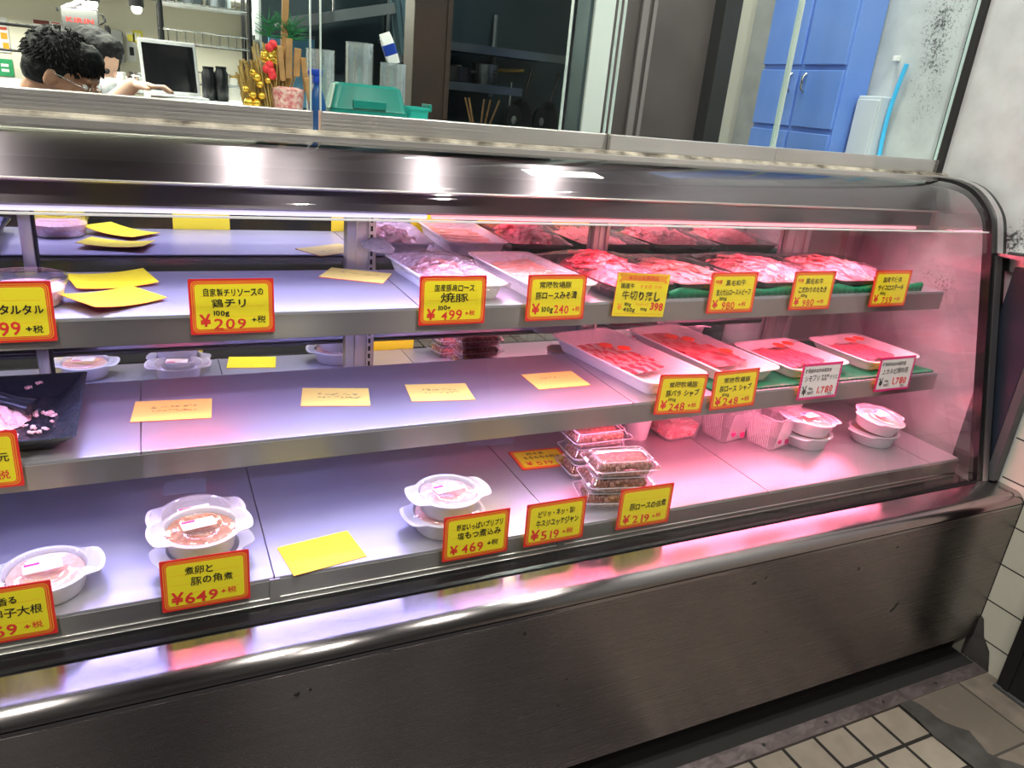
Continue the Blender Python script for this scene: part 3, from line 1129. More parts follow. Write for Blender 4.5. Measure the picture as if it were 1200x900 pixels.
YT, YMID, YD = 1.2275, 1.1770, 1.0535
Bk, Rd, Or = 0, 1, 2
ZCT, ZCM, ZCD = .906, .699, .517
card('yellow price card reading タルタル, at the left end of the top shelf', -.206, YT, ZCT,
     [('自家製', 18, 66, 13, 38, Bk), ('鶏のタルタル', 32, 43, 15, 84, Bk), ('¥', 12, 14, 24, None, Rd), ('399', 44, 12, 27, 42, Rd, .004), ('+税', 90, 15, 12, 22, Bk, .022)])
card('yellow price card reading 鶏チリ ¥209, on the top shelf front', .104, YT, ZCT,
     [('自家製チリソースの', 20, 63, 14, 92, Bk), ('鶏チリ', 32, 45, 16, 56, Bk), ('100g', 33, 31, 11, 26, Bk), ('¥', 15, 14, 27, None, Rd), ('209', 34, 9, 25, 52, Rd, .0), ('+税', 92, 18, 12, 22, Bk, .022)])
card('yellow price card reading 焼豚 ¥499, before the wrapped roast pork tray', .480, YT, ZCT,
     [('国産豚肩ロース', 27, 63, 14, 78, Bk), ('焼豚', 40, 43, 18, 54, Bk), ('100g', 34, 28, 11, 26, Bk, .02), ('¥', 15, 11, 27, None, Rd), ('499', 42, 9, 24, 42, Rd, .002), ('+税', 88, 17, 11, 20, Rd, .022)], turn=0)
card('yellow price card reading 豚ロースみそ漬 ¥240, before the white tray', .693, YT, ZCT,
     [('常陽牧場豚', 24, 65, 13, 70, Bk), ('豚ロースみそ漬', 18, 44, 15, 90, Bk), ('¥', 13, 15, 26, None, Rd), ('100g', 31, 18, 14, 28, Bk), ('240', 60, 14, 22, 34, Rd, .004), ('+税', 100, 17, 12, 18, Rd)])
card('yellow sale price card with orange ribbon reading 牛切り落し 398', .887, YT, ZCT,
     [('本日のお買得品', 26, 77, 9, 74, 1, .004), ('国産牛', 10, 59, 11, 34, Bk), ('すき焼 炒め', 56, 60, 9, 56, Or), ('牛切り落し', 16, 36, 21, 96, Bk, .024), ('¥', 10, 15, 18, None, Or), ('100g', 25, 23, 9, 18, Bk), ('450g', 25, 11, 11, 30, Bk), ('タイムサービス', 52, 24, 7, 34, Or), ('100g', 66, 14, 8, 18, Bk), ('398', 90, 15, 21, 34, Rd, .02)], 'sale', roll=-3)
card('yellow price card reading 黒毛和牛 ローストビーフ ¥980 on the top shelf', 1.128, YT, ZCT,
     [('特選', 12, 66, 9, 18, Rd), ('黒毛和牛', 40, 62, 14, 56, Bk), ('直火仕込ローストビーフ', 18, 41, 15, 96, Bk), ('100g', 28, 30, 9, 22, Bk), ('¥', 13, 13, 24, None, Rd), ('980', 38, 9, 22, 38, Rd, .004), ('+税', 84, 15, 11, 22, Rd, .022)])
card('yellow price card reading 黒毛和牛 こだわりのたたき ¥980', 1.364, YT, ZCT,
     [('特選', 12, 66, 9, 18, Rd), ('黒毛和牛', 36, 62, 14, 56, Bk), ('こだわりのたたき', 18, 42, 15, 90, Bk), ('100g', 28, 31, 9, 22, Bk), ('¥', 13, 13, 24, None, Rd), ('980', 38, 9, 22, 38, Rd, .004), ('+税', 84, 15, 11, 22, Rd, .022)])
card('yellow price card reading サイコロステーキ ¥759, rightmost on the top shelf', 1.624, YT, ZCT,
     [('国産牛使用', 30, 62, 14, 66, Bk), ('サイコロステーキ', 18, 42, 15, 90, Bk), ('100g', 28, 31, 9, 22, Bk), ('¥', 13, 13, 24, None, Rd), ('759', 40, 9, 22, 38, Rd, .004), ('+税', 84, 15, 11, 22, Rd, .012)])
card('yellow price card in front of the black dish of minced meat', -.267, YMID, ZCM,
     [('牛すじ煮コロ元', 20, 44, 15, 94, Bk), ('¥', 14, 13, 26, None, Rd), ('298', 34, 11, 24, 44, Rd), ('+税', 84, 15, 14, 28, Rd, .03)])
card('yellow price card reading 豚バラ シャブ ¥248, on the middle shelf', .994, YMID, ZCM,
     [('常陽牧場豚', 26, 62, 14, 76, Bk), ('豚バラ シャブ', 22, 42, 16, 88, Bk), ('100g', 30, 31, 9, 22, Bk), ('¥', 14, 12, 26, None, Rd), ('248', 36, 9, 24, 44, Rd, .004), ('+税', 86, 15, 12, 24, Rd, .022)], roll=-3.0)
card('yellow price card reading 豚ロース シャブ ¥248, on the middle shelf', 1.144, YMID, ZCM,
     [('常陽牧場豚', 28, 62, 14, 76, Bk), ('豚ロース シャブ', 20, 42, 16, 90, Bk), ('100g', 28, 31, 9, 22, Bk), ('¥', 13, 12, 26, None, Rd), ('248', 34, 9, 24, 46, Rd, .004), ('+税', 86, 15, 12, 24, Rd, .022)], roll=1.0)
card('white price card with magenta border reading シモフリ, on the middle shelf', 1.402, YMID, ZCM,
     [('群馬県みなかみ高原産', 10, 68, 11, 84, Bk), ('シモフリ', 12, 47, 17, 50, Bk, .006), ('すき焼', 64, 54, 8, 26, Bk), ('焼肉', 66, 46, 8, 18, Bk), ('クリミ', 92, 48, 13, 26, Bk, .004), ('¥', 11, 13, 32, 16, Bk, .004), ('100g', 30, 25, 8, 15, Bk), ('300円', 29, 13, 10, 20, Bk), ('1,780', 56, 15, 24, 56, Rd), ('税込', 96, 9, 8, 14, Bk, .03)], 'pink')
card('white price card with magenta border reading 上カルビ焼肉用, rightmost on the middle shelf', 1.660, YMID, ZCM,
     [('群馬県みなかみ高原産', 10, 68, 11, 84, Bk), ('上カルビ焼肉用', 14, 47, 16, 94, Bk, .004), ('¥', 11, 13, 32, 16, Bk, .004), ('100g', 30, 25, 8, 15, Bk), ('300円', 29, 13, 10, 20, Bk), ('1,780', 56, 18, 24, 56, Rd), ('税込', 92, 9, 8, 14, Bk, .03)], 'pink')
card('yellow price card reading 柚子大根, at the left end of the bottom deck', -.234, YD, ZCD,
     [('さっぱり香る', 14, 62, 13, 72, Bk), ('鶏と柚子大根', 20, 42, 16, 94, Bk), ('¥', 12, 13, 26, None, Rd), ('369', 38, 12, 24, 44, Rd, .004), ('+税', 88, 16, 12, 24, Rd, .022)])
card('yellow price card reading 煮卵と豚の角煮 ¥649, on the bottom deck', .0325, YD, ZCD,
     [('煮卵と', 34, 62, 15, 42, Bk), ('豚の角煮', 42, 43, 16, 62, Bk), ('¥', 14, 12, 28, None, Rd), ('649', 32, 12, 25, 50, Rd, .01), ('+税', 84, 18, 12, 24, Rd, .016)], roll=-.5)
card('yellow price card reading 塩もつ煮込み ¥469, before the two stacked tubs', .486, YD, ZCD,
     [('野菜いっぱいプリプリ', 24, 60, 14, 92, Bk), ('塩もつ煮込み', 26, 42, 16, 86, Bk), ('¥', 14, 13, 26, None, Rd), ('469', 36, 12, 26, 44, Rd, .004), ('+税', 86, 20, 12, 22, Bk, .018)])
card('yellow price card reading 牛スジユッケジャン ¥519, on the bottom deck', .648, YD, ZCD,
     [('ピリッ・ネッ・旨!', 24, 61, 14, 80, Bk), ('牛スジユッケジャン', 22, 40, 16, 92, Bk), ('¥', 14, 12, 28, None, Rd), ('519', 34, 11, 25, 42, Rd, .004), ('+税', 80, 17, 12, 24, Rd, .022)])
card('yellow price card reading 豚ロースの佃煮 ¥219, before the stacked clear boxes', .852, YD, ZCD,
     [('豚ロースの佃煮', 26, 42, 16, 88, Bk), ('¥', 14, 12, 26, None, Rd), ('219', 36, 11, 24, 44, Rd, .002), ('+税', 84, 17, 11, 22, Rd, .022)], roll=-1)
card('yellow price card lying flat on the deck reading もちもち水餃子 ¥519', .757, 1.288, ZD + .0012,
     [('担々風', 36, 64, 13, 44, Bk), ('もちもち水餃子', 22, 45, 14, 92, Bk), ('¥', 20, 16, 24, None, Rd), ('519', 42, 14, 22, 44, Rd, .004), ('+税', 90, 18, 11, 20, Rd, .022)], flat=True, turn=-3)


# face-down yellow cards
def scrib(bm, cx, cy, wd, rows, z):
    for r in range(rows):
        x = cx - wd / 2
        yy = cy - r * .016
        while x < cx + wd / 2:
            l = rnd.uniform(.003, .009)
            for q in range(rnd.choice((1, 2, 3))):
                a = rnd.uniform(-.5, .9)
                px, py = x + rnd.uniform(0, l), yy + rnd.uniform(-.004, .004)
                dx, dy = l / 2 * math.cos(a), l / 2 * math.sin(a)
                nx, ny = -math.sin(a) * .0006, math.cos(a) * .0006
                poly(bm, [(px - dx - nx, py - dy - ny, z), (px + dx - nx, py + dy - ny, z), (px + dx + nx, py + dy + ny, z), (px - dx + nx, py - dy + ny, z)])
            x += l + .004


def backcard(label, x, y, z, turn, writing=0, curl=.0, tiltx=0, tilty=0, mat='paleyellow', glossy=False):
    t = root('yellow_card', label, 'card', (x, y, z), (math.radians(tiltx), math.radians(tilty), math.radians(turn)), 'yellow cards lying face down')
    bm = BM()
    n = 10
    rows = []
    for k, zz in ((0, .0012), (1, .0002)):
        rows.append([[bm.verts.new((-.064 + .128 * i / n, -.045 + .09 * j / 4, zz + curl * ((2 * i / n - 1) ** 2 if curl > 0 else -(1 - (2 * i / n - 1) ** 2)))) for i in range(n + 1)] for j in range(5)])
    for k, R in enumerate(rows):
        for j in range(4):
            for i in range(n):
                q = (R[j][i], R[j][i + 1], R[j + 1][i + 1], R[j + 1][i])
                bm.faces.new(q if k == 0 else q[::-1]).material_index = k
    for R0, R1 in ((rows[0], rows[1]),):
        per = [(0, i) for i in range(n)] + [(j, n) for j in range(4)] + [(4, i) for i in range(n, 0, -1)] + [(j, 0) for j in range(4, 0, -1)]
        for q in range(len(per)):
            a, b = per[q], per[(q + 1) % len(per)]
            bm.faces.new((R0[a[0]][a[1]], R1[a[0]][a[1]], R1[b[0]][b[1]], R0[b[0]][b[1]])).material_index = 1
    finish('card_sheet', bm, [mat, 'cardred'], t, False)
    if writing:
        bm = BM()
        scrib(bm, .004, .012, .075, writing, .0018)
        finish('faint_writing', bm, 'inkblack' if writing > 1 else 'inkgrey', t, False)
    return t


backcard('yellow card face down on the middle shelf beside the black dish', .006, 1.340, ZM, -5, 2)
backcard('yellow card face down on the middle shelf, second from the black dish', .294, 1.340, ZM, -12, 2)
backcard('yellow card face down on the middle shelf, third from the black dish', .500, 1.322, ZM, -8, 2)
backcard('yellow card face down on the middle shelf just left of the pork slice tray', .776, 1.337, ZM, 0, 1)
backcard('plain yellow card face down on the bottom deck at its front edge', .221, 1.108, ZD, 9, 0, mat='yellow')
backcard('yellow card face down by the back post beside the wrapped tray', .363, 1.473, ZT, -28, 1)
backcard('glossy yellow card with curled edge, rear one on the top shelf', -.074, 1.440, ZT + .004, 16, 0, .005, 3, 0, 'yellow')
backcard('folded yellow card lying tilted near the top shelf front edge', -.068, 1.312, ZT + .006, 38, 0, .005, 2, 4, 'yellow')
t = tag(finish('label_sleeve', (lambda b: (box(b, -.038, .038, -.026, .026, 0, .001), box(b, -.006, .008, .026, .034, 0, .0015), b)[-1])(BM()), 'ghost', None, False, loc=(.017, 1.400, ZD + .0006), rot=(0, 0, math.radians(-5))), 'pale plastic label sleeve lying on the bottom deck under the shelf', 'label sleeve')
t = tag(finish('label_sleeve', (lambda b: (box(b, -.07, .05, -.02, .02, 0, .001), b)[-1])(BM()), 'ghost', None, False, loc=(.69, 1.446, ZD + .0006), rot=(0, 0, math.radians(-8))), 'pale plastic label sleeve lying behind the flat red-bordered card', 'label sleeve')


# ---------------------------------------------------------------- takeaway tubs
def ear_r(base, ext):
    def f(a):
        c = abs(math.cos(a))
        k = max(0, (c - .80) / .20)
        k = min(1, k * 1.9)
        return base + ext * k
    return f


def tub(label, x, y, z, turn, contents, sticker=True, lidded=True, tiltx=0, tilty=0, group='white lidded tubs'):
    t = root('takeout_tub', label, 'food tub', (x, y, z), (math.radians(tiltx), math.radians(tilty), math.radians(turn)), group)
    t.scale = (1.02, 1.02, .84)
    N = 64
    bm = BM()
    rs = [circ(.046, 0, N), circ(.0485, .003, N), circ(.054, .038, N), circ(.055, .041, N), circ(0, .0415, N, f=ear_r(.0615, .016)), circ(0, .0435, N, f=ear_r(.0618, .0165)), circ(.0545, .0445, N), circ(.0525, .038, N), circ(.047, .006, N)]
    loft(bm, rs)
    finish('tub_body', bm, 'tubwhite', t, 40)
    if contents:
        bm = BM()
        rs = []
        for r in (0.0005, .012, .024, .036, .046, .0505):
            rs.append([(r * math.cos(2 * PI * k / 40), r * math.sin(2 * PI * k / 40), .036 + .006 * noise.noise(Vector((r * math.cos(2 * PI * k / 40) * 40 + x * 9, r * math.sin(2 * PI * k / 40) * 40, y * 7)))) for k in range(40)])
        loft(bm, rs, True, False)
        finish('contents', bm, contents, t, 60)
    if lidded:
        bm = BM()
        rs = [circ(0, .0455, N, f=ear_r(.0600, .012)), circ(.0565, .0475, N), circ(.0545, .0500, N), circ(.0520, .0500, N), circ(.0505, .0475, N), circ(.0350, .0478, N), circ(.0335, .0495, N), circ(.0315, .0495, N), circ(.0300, .0478, N)]
        loft(bm, rs, False, True)
        finish('lid', bm, 'lid', t, 50)
    if sticker:
        bm = BM()
        box(bm, -.028, .022, -.013, .013, .0508, .0512, 0)
        poly(bm, [(-.026, .006, .0515), (-.006, .006, .0515), (-.006, .012, .0515), (-.026, .012, .0515)], 1)
        for k in range(3):
            poly(bm, [(-.024, -.008 + k * .005, .0515), (.016 - k * .006, -.008 + k * .005, .0515), (.016 - k * .006, -.0068 + k * .005, .0515), (-.024, -.0068 + k * .005, .0515)], 2)
        o = finish('price_sticker', bm, ['paper', 'magenta', 'inkgrey'], t, False)
        o.rotation_euler = (0, 0, math.radians(10 - turn))
    return t


ST = .0395
tub('white lidded tub of salmon-pink stew at the left end of the bottom deck', -.186, 1.130, ZD, 8, 'salmon')
tub('white lidded tub behind the tub pair above the 煮卵 card', .030, 1.215, ZD + .012, 4, None)
tub('white tub underneath the front tub behind the 煮卵 card', .034, 1.128, ZD, 20, None, False, False, group='white lidded tubs')
tub('white lidded tub topping the pair behind the 煮卵 card', .032, 1.126, ZD + .0385, 8, 'brownstew')
tub('white lidded tub on top, behind the 塩もつ煮込み card', .455, 1.127, ZD + ST, 2, 'mince')
tub('white tub underneath, behind the 塩もつ煮込み card', .447, 1.128, ZD, 6, 'salmon', False)
tub('white tub at the bottom of the stack beside the clear ribbed containers', 1.478, 1.242, ZD, 18, 'salmon', False)
tub('white lidded tub topping the stack beside the clear ribbed containers', 1.462, 1.232, ZD + .042, -8, 'salmon', tilty=4)
tub('white tub at the bottom of the rightmost stack on the deck', 1.680, 1.205, ZD, 12, 'brownstew', False)
tub('white lidded tub on top of the rightmost stack, tilted to the front', 1.664, 1.195, ZD + .045, 14, 'salmon', tiltx=9, tilty=4)

# round clear tub on the top shelf
t = root('round_clear_tub', 'clear round tub of pale pink spread behind the タルタル card', 'food tub', (-.188, 1.318, ZT))
bm = BM()
lathe(bm, [(.050, 0), (.052, .002), (.058, .036), (.061, .037), (.061, .039), (.0565, .039), (.050, .004)], 40)
finish('tub_body', bm, 'clear', t, 40)
bm = BM()
lathe(bm, [(.049, .003), (.055, .026), (.04, .030), (.01, .029)], 32)
finish('contents', bm, 'mince', t, 60)
bm = BM()
lathe(bm, [(.0615, .039), (.0615, .043), (.057, .0445), (.054, .042), (.02, .042)], 40, cap0=False)
finish('lid', bm, 'clear', t, 40)


# ---------------------------------------------------------------- trays
def tray_mesh(t, w_, d_, h_, r, mat, flare=.012, rimw=.006, th=.003):
    bm = BM()
    loft(bm, [rrect(w_ - 2 * flare - 2 * rimw, d_ - 2 * flare - 2 * rimw, r * .7, 0), rrect(w_ - 2 * rimw - .002, d_ - 2 * rimw - .002, r * .95, h_ - .004), rrect(w_, d_, r, h_ - .002), rrect(w_, d_, r, h_), rrect(w_ - 2 * rimw, d_ - 2 * rimw, r * .92, h_ - .0005), rrect(w_ - 2 * flare - 2 * rimw - th, d_ - 2 * flare - 2 * rimw - th, r * .7, th)])
    return finish('tray', bm, mat, t, 40)


def film_mesh(t, w_, d_, z0, hump, mat, seed=0, wr=.002, name='cling_film', humpy=0):
    bm = BM()
    nx, ny = 30, 44
    g = []
    for j in range(ny + 1):
        row = []
        for i in range(nx + 1):
            u, v = 2 * i / nx - 1, 2 * j / ny - 1
            e = max(0, 1 - u ** 4) * max(0, 1 - v ** 4)
            zz = z0 + hump * e * (1 - .5 * abs(v - humpy)) + wr * e * (noise.noise(Vector((u * 5 + seed, v * 7, seed))) + .7 * noise.noise(Vector((u * 14 + v * 7, v * 9 - u * 6, seed + 3))))
            row.append(bm.verts.new((u * w_ / 2, v * d_ / 2, zz)))
        g.append(row)
    for j in range(ny):
        for i in range(nx):
            bm.faces.new((g[j][i], g[j][i + 1], g[j + 1][i + 1], g[j + 1][i]))
    # skirt folded down over the rim
    per = [g[0][i] for i in range(nx)] + [g[j][nx] for j in range(ny)] + [g[ny][i] for i in range(nx, 0, -1)] + [g[j][0] for j in range(ny, 0, -1)]
    dn = [bm.verts.new((v.co.x * .985, v.co.y * .99, v.co.z - .012 - .004 * noise.noise(v.co * 60))) for v in per]
    bridge(bm, per, dn)
    return finish(name, bm, mat, t, 60)


def strip_slice(bm, x, y, z, l, w_, ang, amp, seed, mi=0, th=.0022, droop=0.0):
    """one thin wavy slice of meat, lying along ang"""
    n, mrow = 12, 3
    ca, sa = math.cos(ang), math.sin(ang)
    top_, bot = [], []
    for i in range(n + 1):
        a, b = [], []
        u = i / n * 2 - 1
        wv = w_ * (1 - .25 * u ** 4) * (1 + .25 * noise.noise(Vector((u * 2, seed, 0))))
        for j in range(mrow + 1):
            v = j / mrow * 2 - 1
            lx = u * l / 2
            ly = v * wv / 2 + .004 * noise.noise(Vector((u * 2.5, seed * 3, 1)))
            lz = amp * noise.noise(Vector((u * 3 + seed, v * 1.6, seed * 2))) + th * (1 - v * v) * .6 - droop * u * u + (v * .5 + .5) * w_ * .18
            p = (x + lx * ca - ly * sa, y + lx * sa + ly * ca, z + lz)
            a.append(bm.verts.new(p))
            b.append(bm.verts.new((p[0], p[1], p[2] - th)))
        top_.append(a); bot.append(b)
    for i in range(n):
        for j in range(mrow):
            bm.faces.new((top_[i][j], top_[i + 1][j], top_[i + 1][j + 1], top_[i][j + 1])).material_index = mi
            bm.faces.new((bot[i][j + 1], bot[i + 1][j + 1], bot[i + 1][j], bot[i][j])).material_index = mi
    for i in range(n):
        for j in (0, mrow):
            bm.faces.new((top_[i][j], bot[i][j], bot[i + 1][j], top_[i + 1][j]) if j == 0 else (top_[i + 1][j], bot[i + 1][j], bot[i][j], top_[i][j])).material_index = mi
    for i in (0, n):
        for j in range(mrow):
            bm.faces.new((top_[i][j], top_[i][j + 1], bot[i][j + 1], bot[i][j])).material_index = mi


def heap(name, label, cat, x, y, z, rx, ry, h, mat, turn=0, seed=0, wr=.008, strips=0, sl=.10, sw=.016, ang=.6, power=2.4, group=None):
    """heaped sliced meat that nobody could count"""
    bm = BM()
    NR, NA = 22, 72
    prev = None
    rs = []
    for i in range(NR + 1):
        f = max(i / NR, .004)
        row = []
        for k in range(NA):
            a = 2 * PI * k / NA
            c, s = math.cos(a), math.sin(a)
            sq = (abs(c) ** power + abs(s) ** power) ** (-1 / power)
            px, py = rx * f * sq * c, ry * f * sq * s
            zz = h * (1 - f ** 2.4)
            pv = Vector((px, py, seed))
            rid = math.sin((px * math.cos(ang) + py * math.sin(ang)) * 330 + 5 * noise.noise(pv * 22))
            zz += wr * (noise.noise(Vector((px * 45, py * 30, seed))) + .35 * rid) * min(1, (1.15 - f) * 2.2)
            row.append((px, py, max(0, zz)))
        rs.append(row)
    loft(bm, rs, True, False)
    for k in range(strips):
        f = math.sqrt(rnd.random()) * .78
        a = rnd.random() * 2 * PI
        px, py = rx * f * math.cos(a), ry * f * math.sin(a)
        strip_slice(bm, px, py, h * (1 - f ** 2.4) + .002, sl * rnd.uniform(.6, 1.1), sw * rnd.uniform(.7, 1.3), ang + PI / 2 + rnd.uniform(-.5, .5), .006, seed + k, droop=.006)
    o = finish(name, bm, mat, None, 60, loc=(x, y, z), rot=(0, 0, math.radians(turn)))
    tag(o, label, cat, group, 'stuff')
    return o


# wrapped roast pork tray
t = root('wrapped_tray', 'white tray of roast pork under wrinkled cling film, gathered at its far corner', 'food tray', (.522, 1.400, ZT), (0, 0, math.radians(4)))
tray_mesh(t, .155, .30, .032, .028, 'foam')
film_mesh(t, .152, .296, .034, .022, 'filmwrinkle', 2, .006)
bm = BM()
ng = []
for k in range(16):
    a = 2 * PI * k / 16
    ng.append((a, 1 + .35 * math.sin(3 * a)))
rs = []
for i, (q, rr) in enumerate(((0, .010), (.02, .016), (.045, .022), (.065, .013), (.07, .002))):
    rs.append([(-.060 - q * .7 + rr * s * math.cos(a) * .8, .138 + q * .35 + rr * s * math.sin(a) * .8, .036 + q * .25 + rr * .6 * math.sin(a + 1)) for a, s in ng])
loft(bm, rs)
finish('film_gather', bm, 'filmbunch', t, 60)
heap('roast_pork', 'pile of sliced roast pork under the wrinkled film', 'meat', .522, 1.42, ZT + .006, .05, .10, .034, 'meatroast', 4, 3, .006, 10, .05, .016, 1.2)
# miso pork tray
t = root('wrapped_tray', 'white tray of miso pork under smooth cling film, second from left on top', 'food tray', (.712, 1.392, ZT), (0, 0, math.radians(3)))
tray_mesh(t, .160, .315, .034, .028, 'foam')
film_mesh(t, .157, .311, .0355, .010, 'film', 5, .003)
for k in range(5):
    bm = BM()
    strip_slice(bm, 0, 0, 0, .115, .052, .15, .004, 11 + k, th=.006)
    o = finish('pork_slice', bm, 'salmon', None, 60, loc=(.716, 1.30 + k * .042, ZT + .016), rot=(0, 0, .05 * k))
    tag(o, 'thick orange-pink slice of miso pork in the smooth-wrapped white tray', 'meat', 'miso pork slices in the wrapped white tray')
# heaped red beef in a black tray
t = root('meat_tray', 'black tray of bright red heaped beef behind the orange ribbon card', 'food tray', (.890, 1.392, ZT), (0, 0, math.radians(6)))
tray_mesh(t, .170, .315, .030, .022, 'blacktray')
film_mesh(t, .166, .311, .032, .034, 'film', 8, .002)
heap('sliced_beef', 'bright red heap of thinly sliced beef behind the orange ribbon card', 'meat', .890, 1.395, ZT + .010, .068, .132, .048, 'meatred', 6, 5, .010, 30, .075, .018, .5)
TR = [(1.100, 1.388, .215, .30, 'flat pale beef slices spread in the black tray behind the ローストビーフ card', 'black tray on green mat behind the ローストビーフ card', .020, 0, 'meatstripe'),
      (1.335, 1.388, .225, .30, 'pink marbled beef slices piled in the black tray behind the こだわりのたたき card', 'middle black tray on the green mat, behind the こだわりのたたき card', .033, 1, 'meatpink'),
      (1.575, 1.384, .215, .29, 'pink beef cubes and slices piled in the rightmost black tray', 'rightmost black tray on green mat on the top shelf', .033, 2, 'meatpink')]
for x, y, wd, dp, l1, l2, h, sd, mtn in TR:
    t = root('meat_tray', l2, 'food tray', (x, y, ZT + .004))
    tray_mesh(t, wd, dp, .026, .018, 'blacktray')
    film_mesh(t, wd - .004, dp - .004, .028, h - .004, 'film', 12 + sd, .002)
    heap('sliced_beef', l1, 'meat', x, y, ZT + .012, wd * .43, dp * .42, h + .004, mtn, 0, 9 + sd, .006, 26, .10, .018, .35, 3.2)


# green corrugated mats
def mat_mesh(name, label, x0, x1, y0, y1, z, front, seed):
    bm = BM()
    nx = 140
    cols = []
    for i in range(nx + 1):
        x = x0 + (x1 - x0) * i / nx
        hgt = front(x)
        c = .0011 * math.sin(i * PI / 1.5)
        cols.append([(x, y1, z + .002), (x, (y0 + y1) / 2, z + .002), (x, y0 + .035, z + .002 + hgt * .15), (x, y0 + .014, z + .003 + hgt * .75), (x, y0 + .005 + c, z + .003 + hgt), (x, y0 + c, z + .0015 + hgt * .85), (x, y0 + .001 + c, z + .0006)])
    vs = [ring(bm, c) for c in cols]
    for a, b in zip(vs, vs[1:]):
        bridge(bm, a, b, 0, False)
    o = finish(name, bm, 'green', None, 60)
    sm = o.modifiers.new('thickness', 'SOLIDIFY')
    sm.thickness = .001
    return tag(o, label, 'mat', 'green corrugated mats under the meat trays')


mat_mesh('green_mat', 'green corrugated plastic mat with a wavy front under the top shelf trays', .968, 1.755, 1.2395, 1.51, ZT, lambda x: .012 + .008 * math.sin((x - .93) * 21) ** 2 - (.008 if x < 1.0 else 0) * (1.0 - x) * 20, 1)
mat_mesh('green_mat', 'green plastic mat under the white trays at the right of the middle shelf', 1.10, 1.822, 1.189, 1.475, ZM, lambda x: .003, 2)

# middle shelf trays of pork
MTR = [('white_tray', 'large white tray of striped pork belly slices, leftmost on the middle shelf', .985, 1.384, 0, .190, .370, .036, 9, 'foam', .0),
       ('white_tray', 'large white tray of rosy pork loin slices, beside the leftmost tray', 1.205, 1.386, 0, .185, .370, .034, 7, 'foam', .004),
       ('white_tray', 'small white tray of beef behind the シモフリ card', 1.437, 1.315, 0, .215, .215, .030, 5, 'foam', .004),
       ('white_tray', 'small white tray of beef at the right end of the middle shelf', 1.700, 1.318, 0, .215, .215, .030, 4, 'foam', .004)]
for nme, lb, x, y, dummy, wd, dp, h, tn, mtn, dz in MTR:
    t = root(nme, lb, 'food tray', (x, y, ZM + dz), (0, 0, math.radians(tn)))
    tray_mesh(t, wd, dp, h, .030, mtn, .016, .007)
    film_mesh(t, wd - .006, dp - .006, h + .001, .001, thin_glass('taut_film', (.98, .98, .98), .02, 1.4, extra=.0) if nme == 'x' else 'tautfilm' if 'tautfilm' in MT else MT.setdefault('tautfilm', thin_glass('taut_film', (.98, .98, .98), .03, 1.4, bump=.12, bscale=25)), tn, .0005)
    if wd < .2:
        spots = [(-.018, .055), (.012, .022)] if tn == 9 else [(-.02, .085), (.01, .055), (.035, -.05)]
        rr = .016
    else:
        spots = [(.01, .05), (.05, .055)]
        rr = .015
    for k, (sx, sy) in enumerate(spots):
        bm = BM()
        lathe(bm, [(rr * 1.05, 0), (rr * 1.05, .0008), (rr * .5, .0009)], 24)
        finish('round_sticker', bm, 'stickred', t, 60, loc=(sx, sy, h + .0035))


def stripes(name, lean, fat, per):
    """pork belly: bands of lean and fat across the slice"""
    mt, nt, out = new_mat(name)
    b = nd(nt, 'ShaderNodeBsdfPrincipled')
    b.inputs['Roughness'].default_value = .4
    tc = nd(nt, 'ShaderNodeTexCoord')
    wv = nd(nt, 'ShaderNodeTexWave')
    wv.bands_direction = 'X'
    wv.inputs['Scale'].default_value = per
    wv.inputs['Distortion'].default_value = 2.2
    wv.inputs['Detail'].default_value = 3
    wv.inputs['Detail Scale'].default_value = 2
    oi = nd(nt, 'ShaderNodeObjectInfo')
    va = nd(nt, 'ShaderNodeVectorMath', operation='ADD')
    sc = nd(nt, 'ShaderNodeMath', operation='MULTIPLY')
    nt.links.new(oi.outputs['Random'], sc.inputs[0])
    sc.inputs[1].default_value = 3.0
    nt.links.new(tc.outputs['Object'], va.inputs[0])
    nt.links.new(sc.outputs[0], va.inputs[1])
    nt.links.new(va.outputs[0], wv.inputs['Vector'])
    cr = nd(nt, 'ShaderNodeValToRGB')
    cr.color_ramp.elements[0].position = .42
    cr.color_ramp.elements[0].color = c4(fat)
    cr.color_ramp.elements[1].position = .6
    cr.color_ramp.elements[1].color = c4(lean)
    nt.links.new(wv.outputs['Fac'], cr.inputs[0])
    nt.links.new(cr.outputs[0], b.inputs['Base Color'])
    nt.links.new(b.outputs[0], out.inputs[0])
    return mt


MT['belly'] = stripes('striped_pork_belly', (.78, .06, .10), (.93, .60, .60), 11)
MT['loin'] = stripes('rosy_pork_loin', (.80, .08, .12), (.90, .28, .31), 5)
MT['beefm'] = stripes('marbled_beef', (.80, .05, .13), (.92, .26, .36), 24)


def slices(x, y, z, turn, n, step, l, w_, mat, label, group, ang0=0.0, cols=1, dx=0):
    base = None
    for c in range(cols):
        for k in range(n):
            if base is None or k % 4 == 0 and c == 0 and k < 12:
                bm = BM()
                strip_slice(bm, 0, 0, 0, l, w_, 0, .004, 31 + k * 1.7 + x, th=.003)
                base = finish('meat_slice', bm, mat, None, 60)
                o = base
            else:
                o = base.copy()
                COL.objects.link(o)
            T = math.radians(turn)
            ly = (k - (n - 1) / 2) * step
            lx = (c - (cols - 1) / 2) * dx + rnd.uniform(-.005, .005) + (0 if cols > 1 else (.012 if k < n / 2 else -.012))
            o.location = (x + lx * math.cos(T) - ly * math.sin(T), y + lx * math.sin(T) + ly * math.cos(T), z + .0015 * (n - k) * .5)
            o.rotation_euler = (math.radians(-12), 0, T + ang0 + rnd.uniform(-.08, .08))
            tag(o, label, 'meat', group)


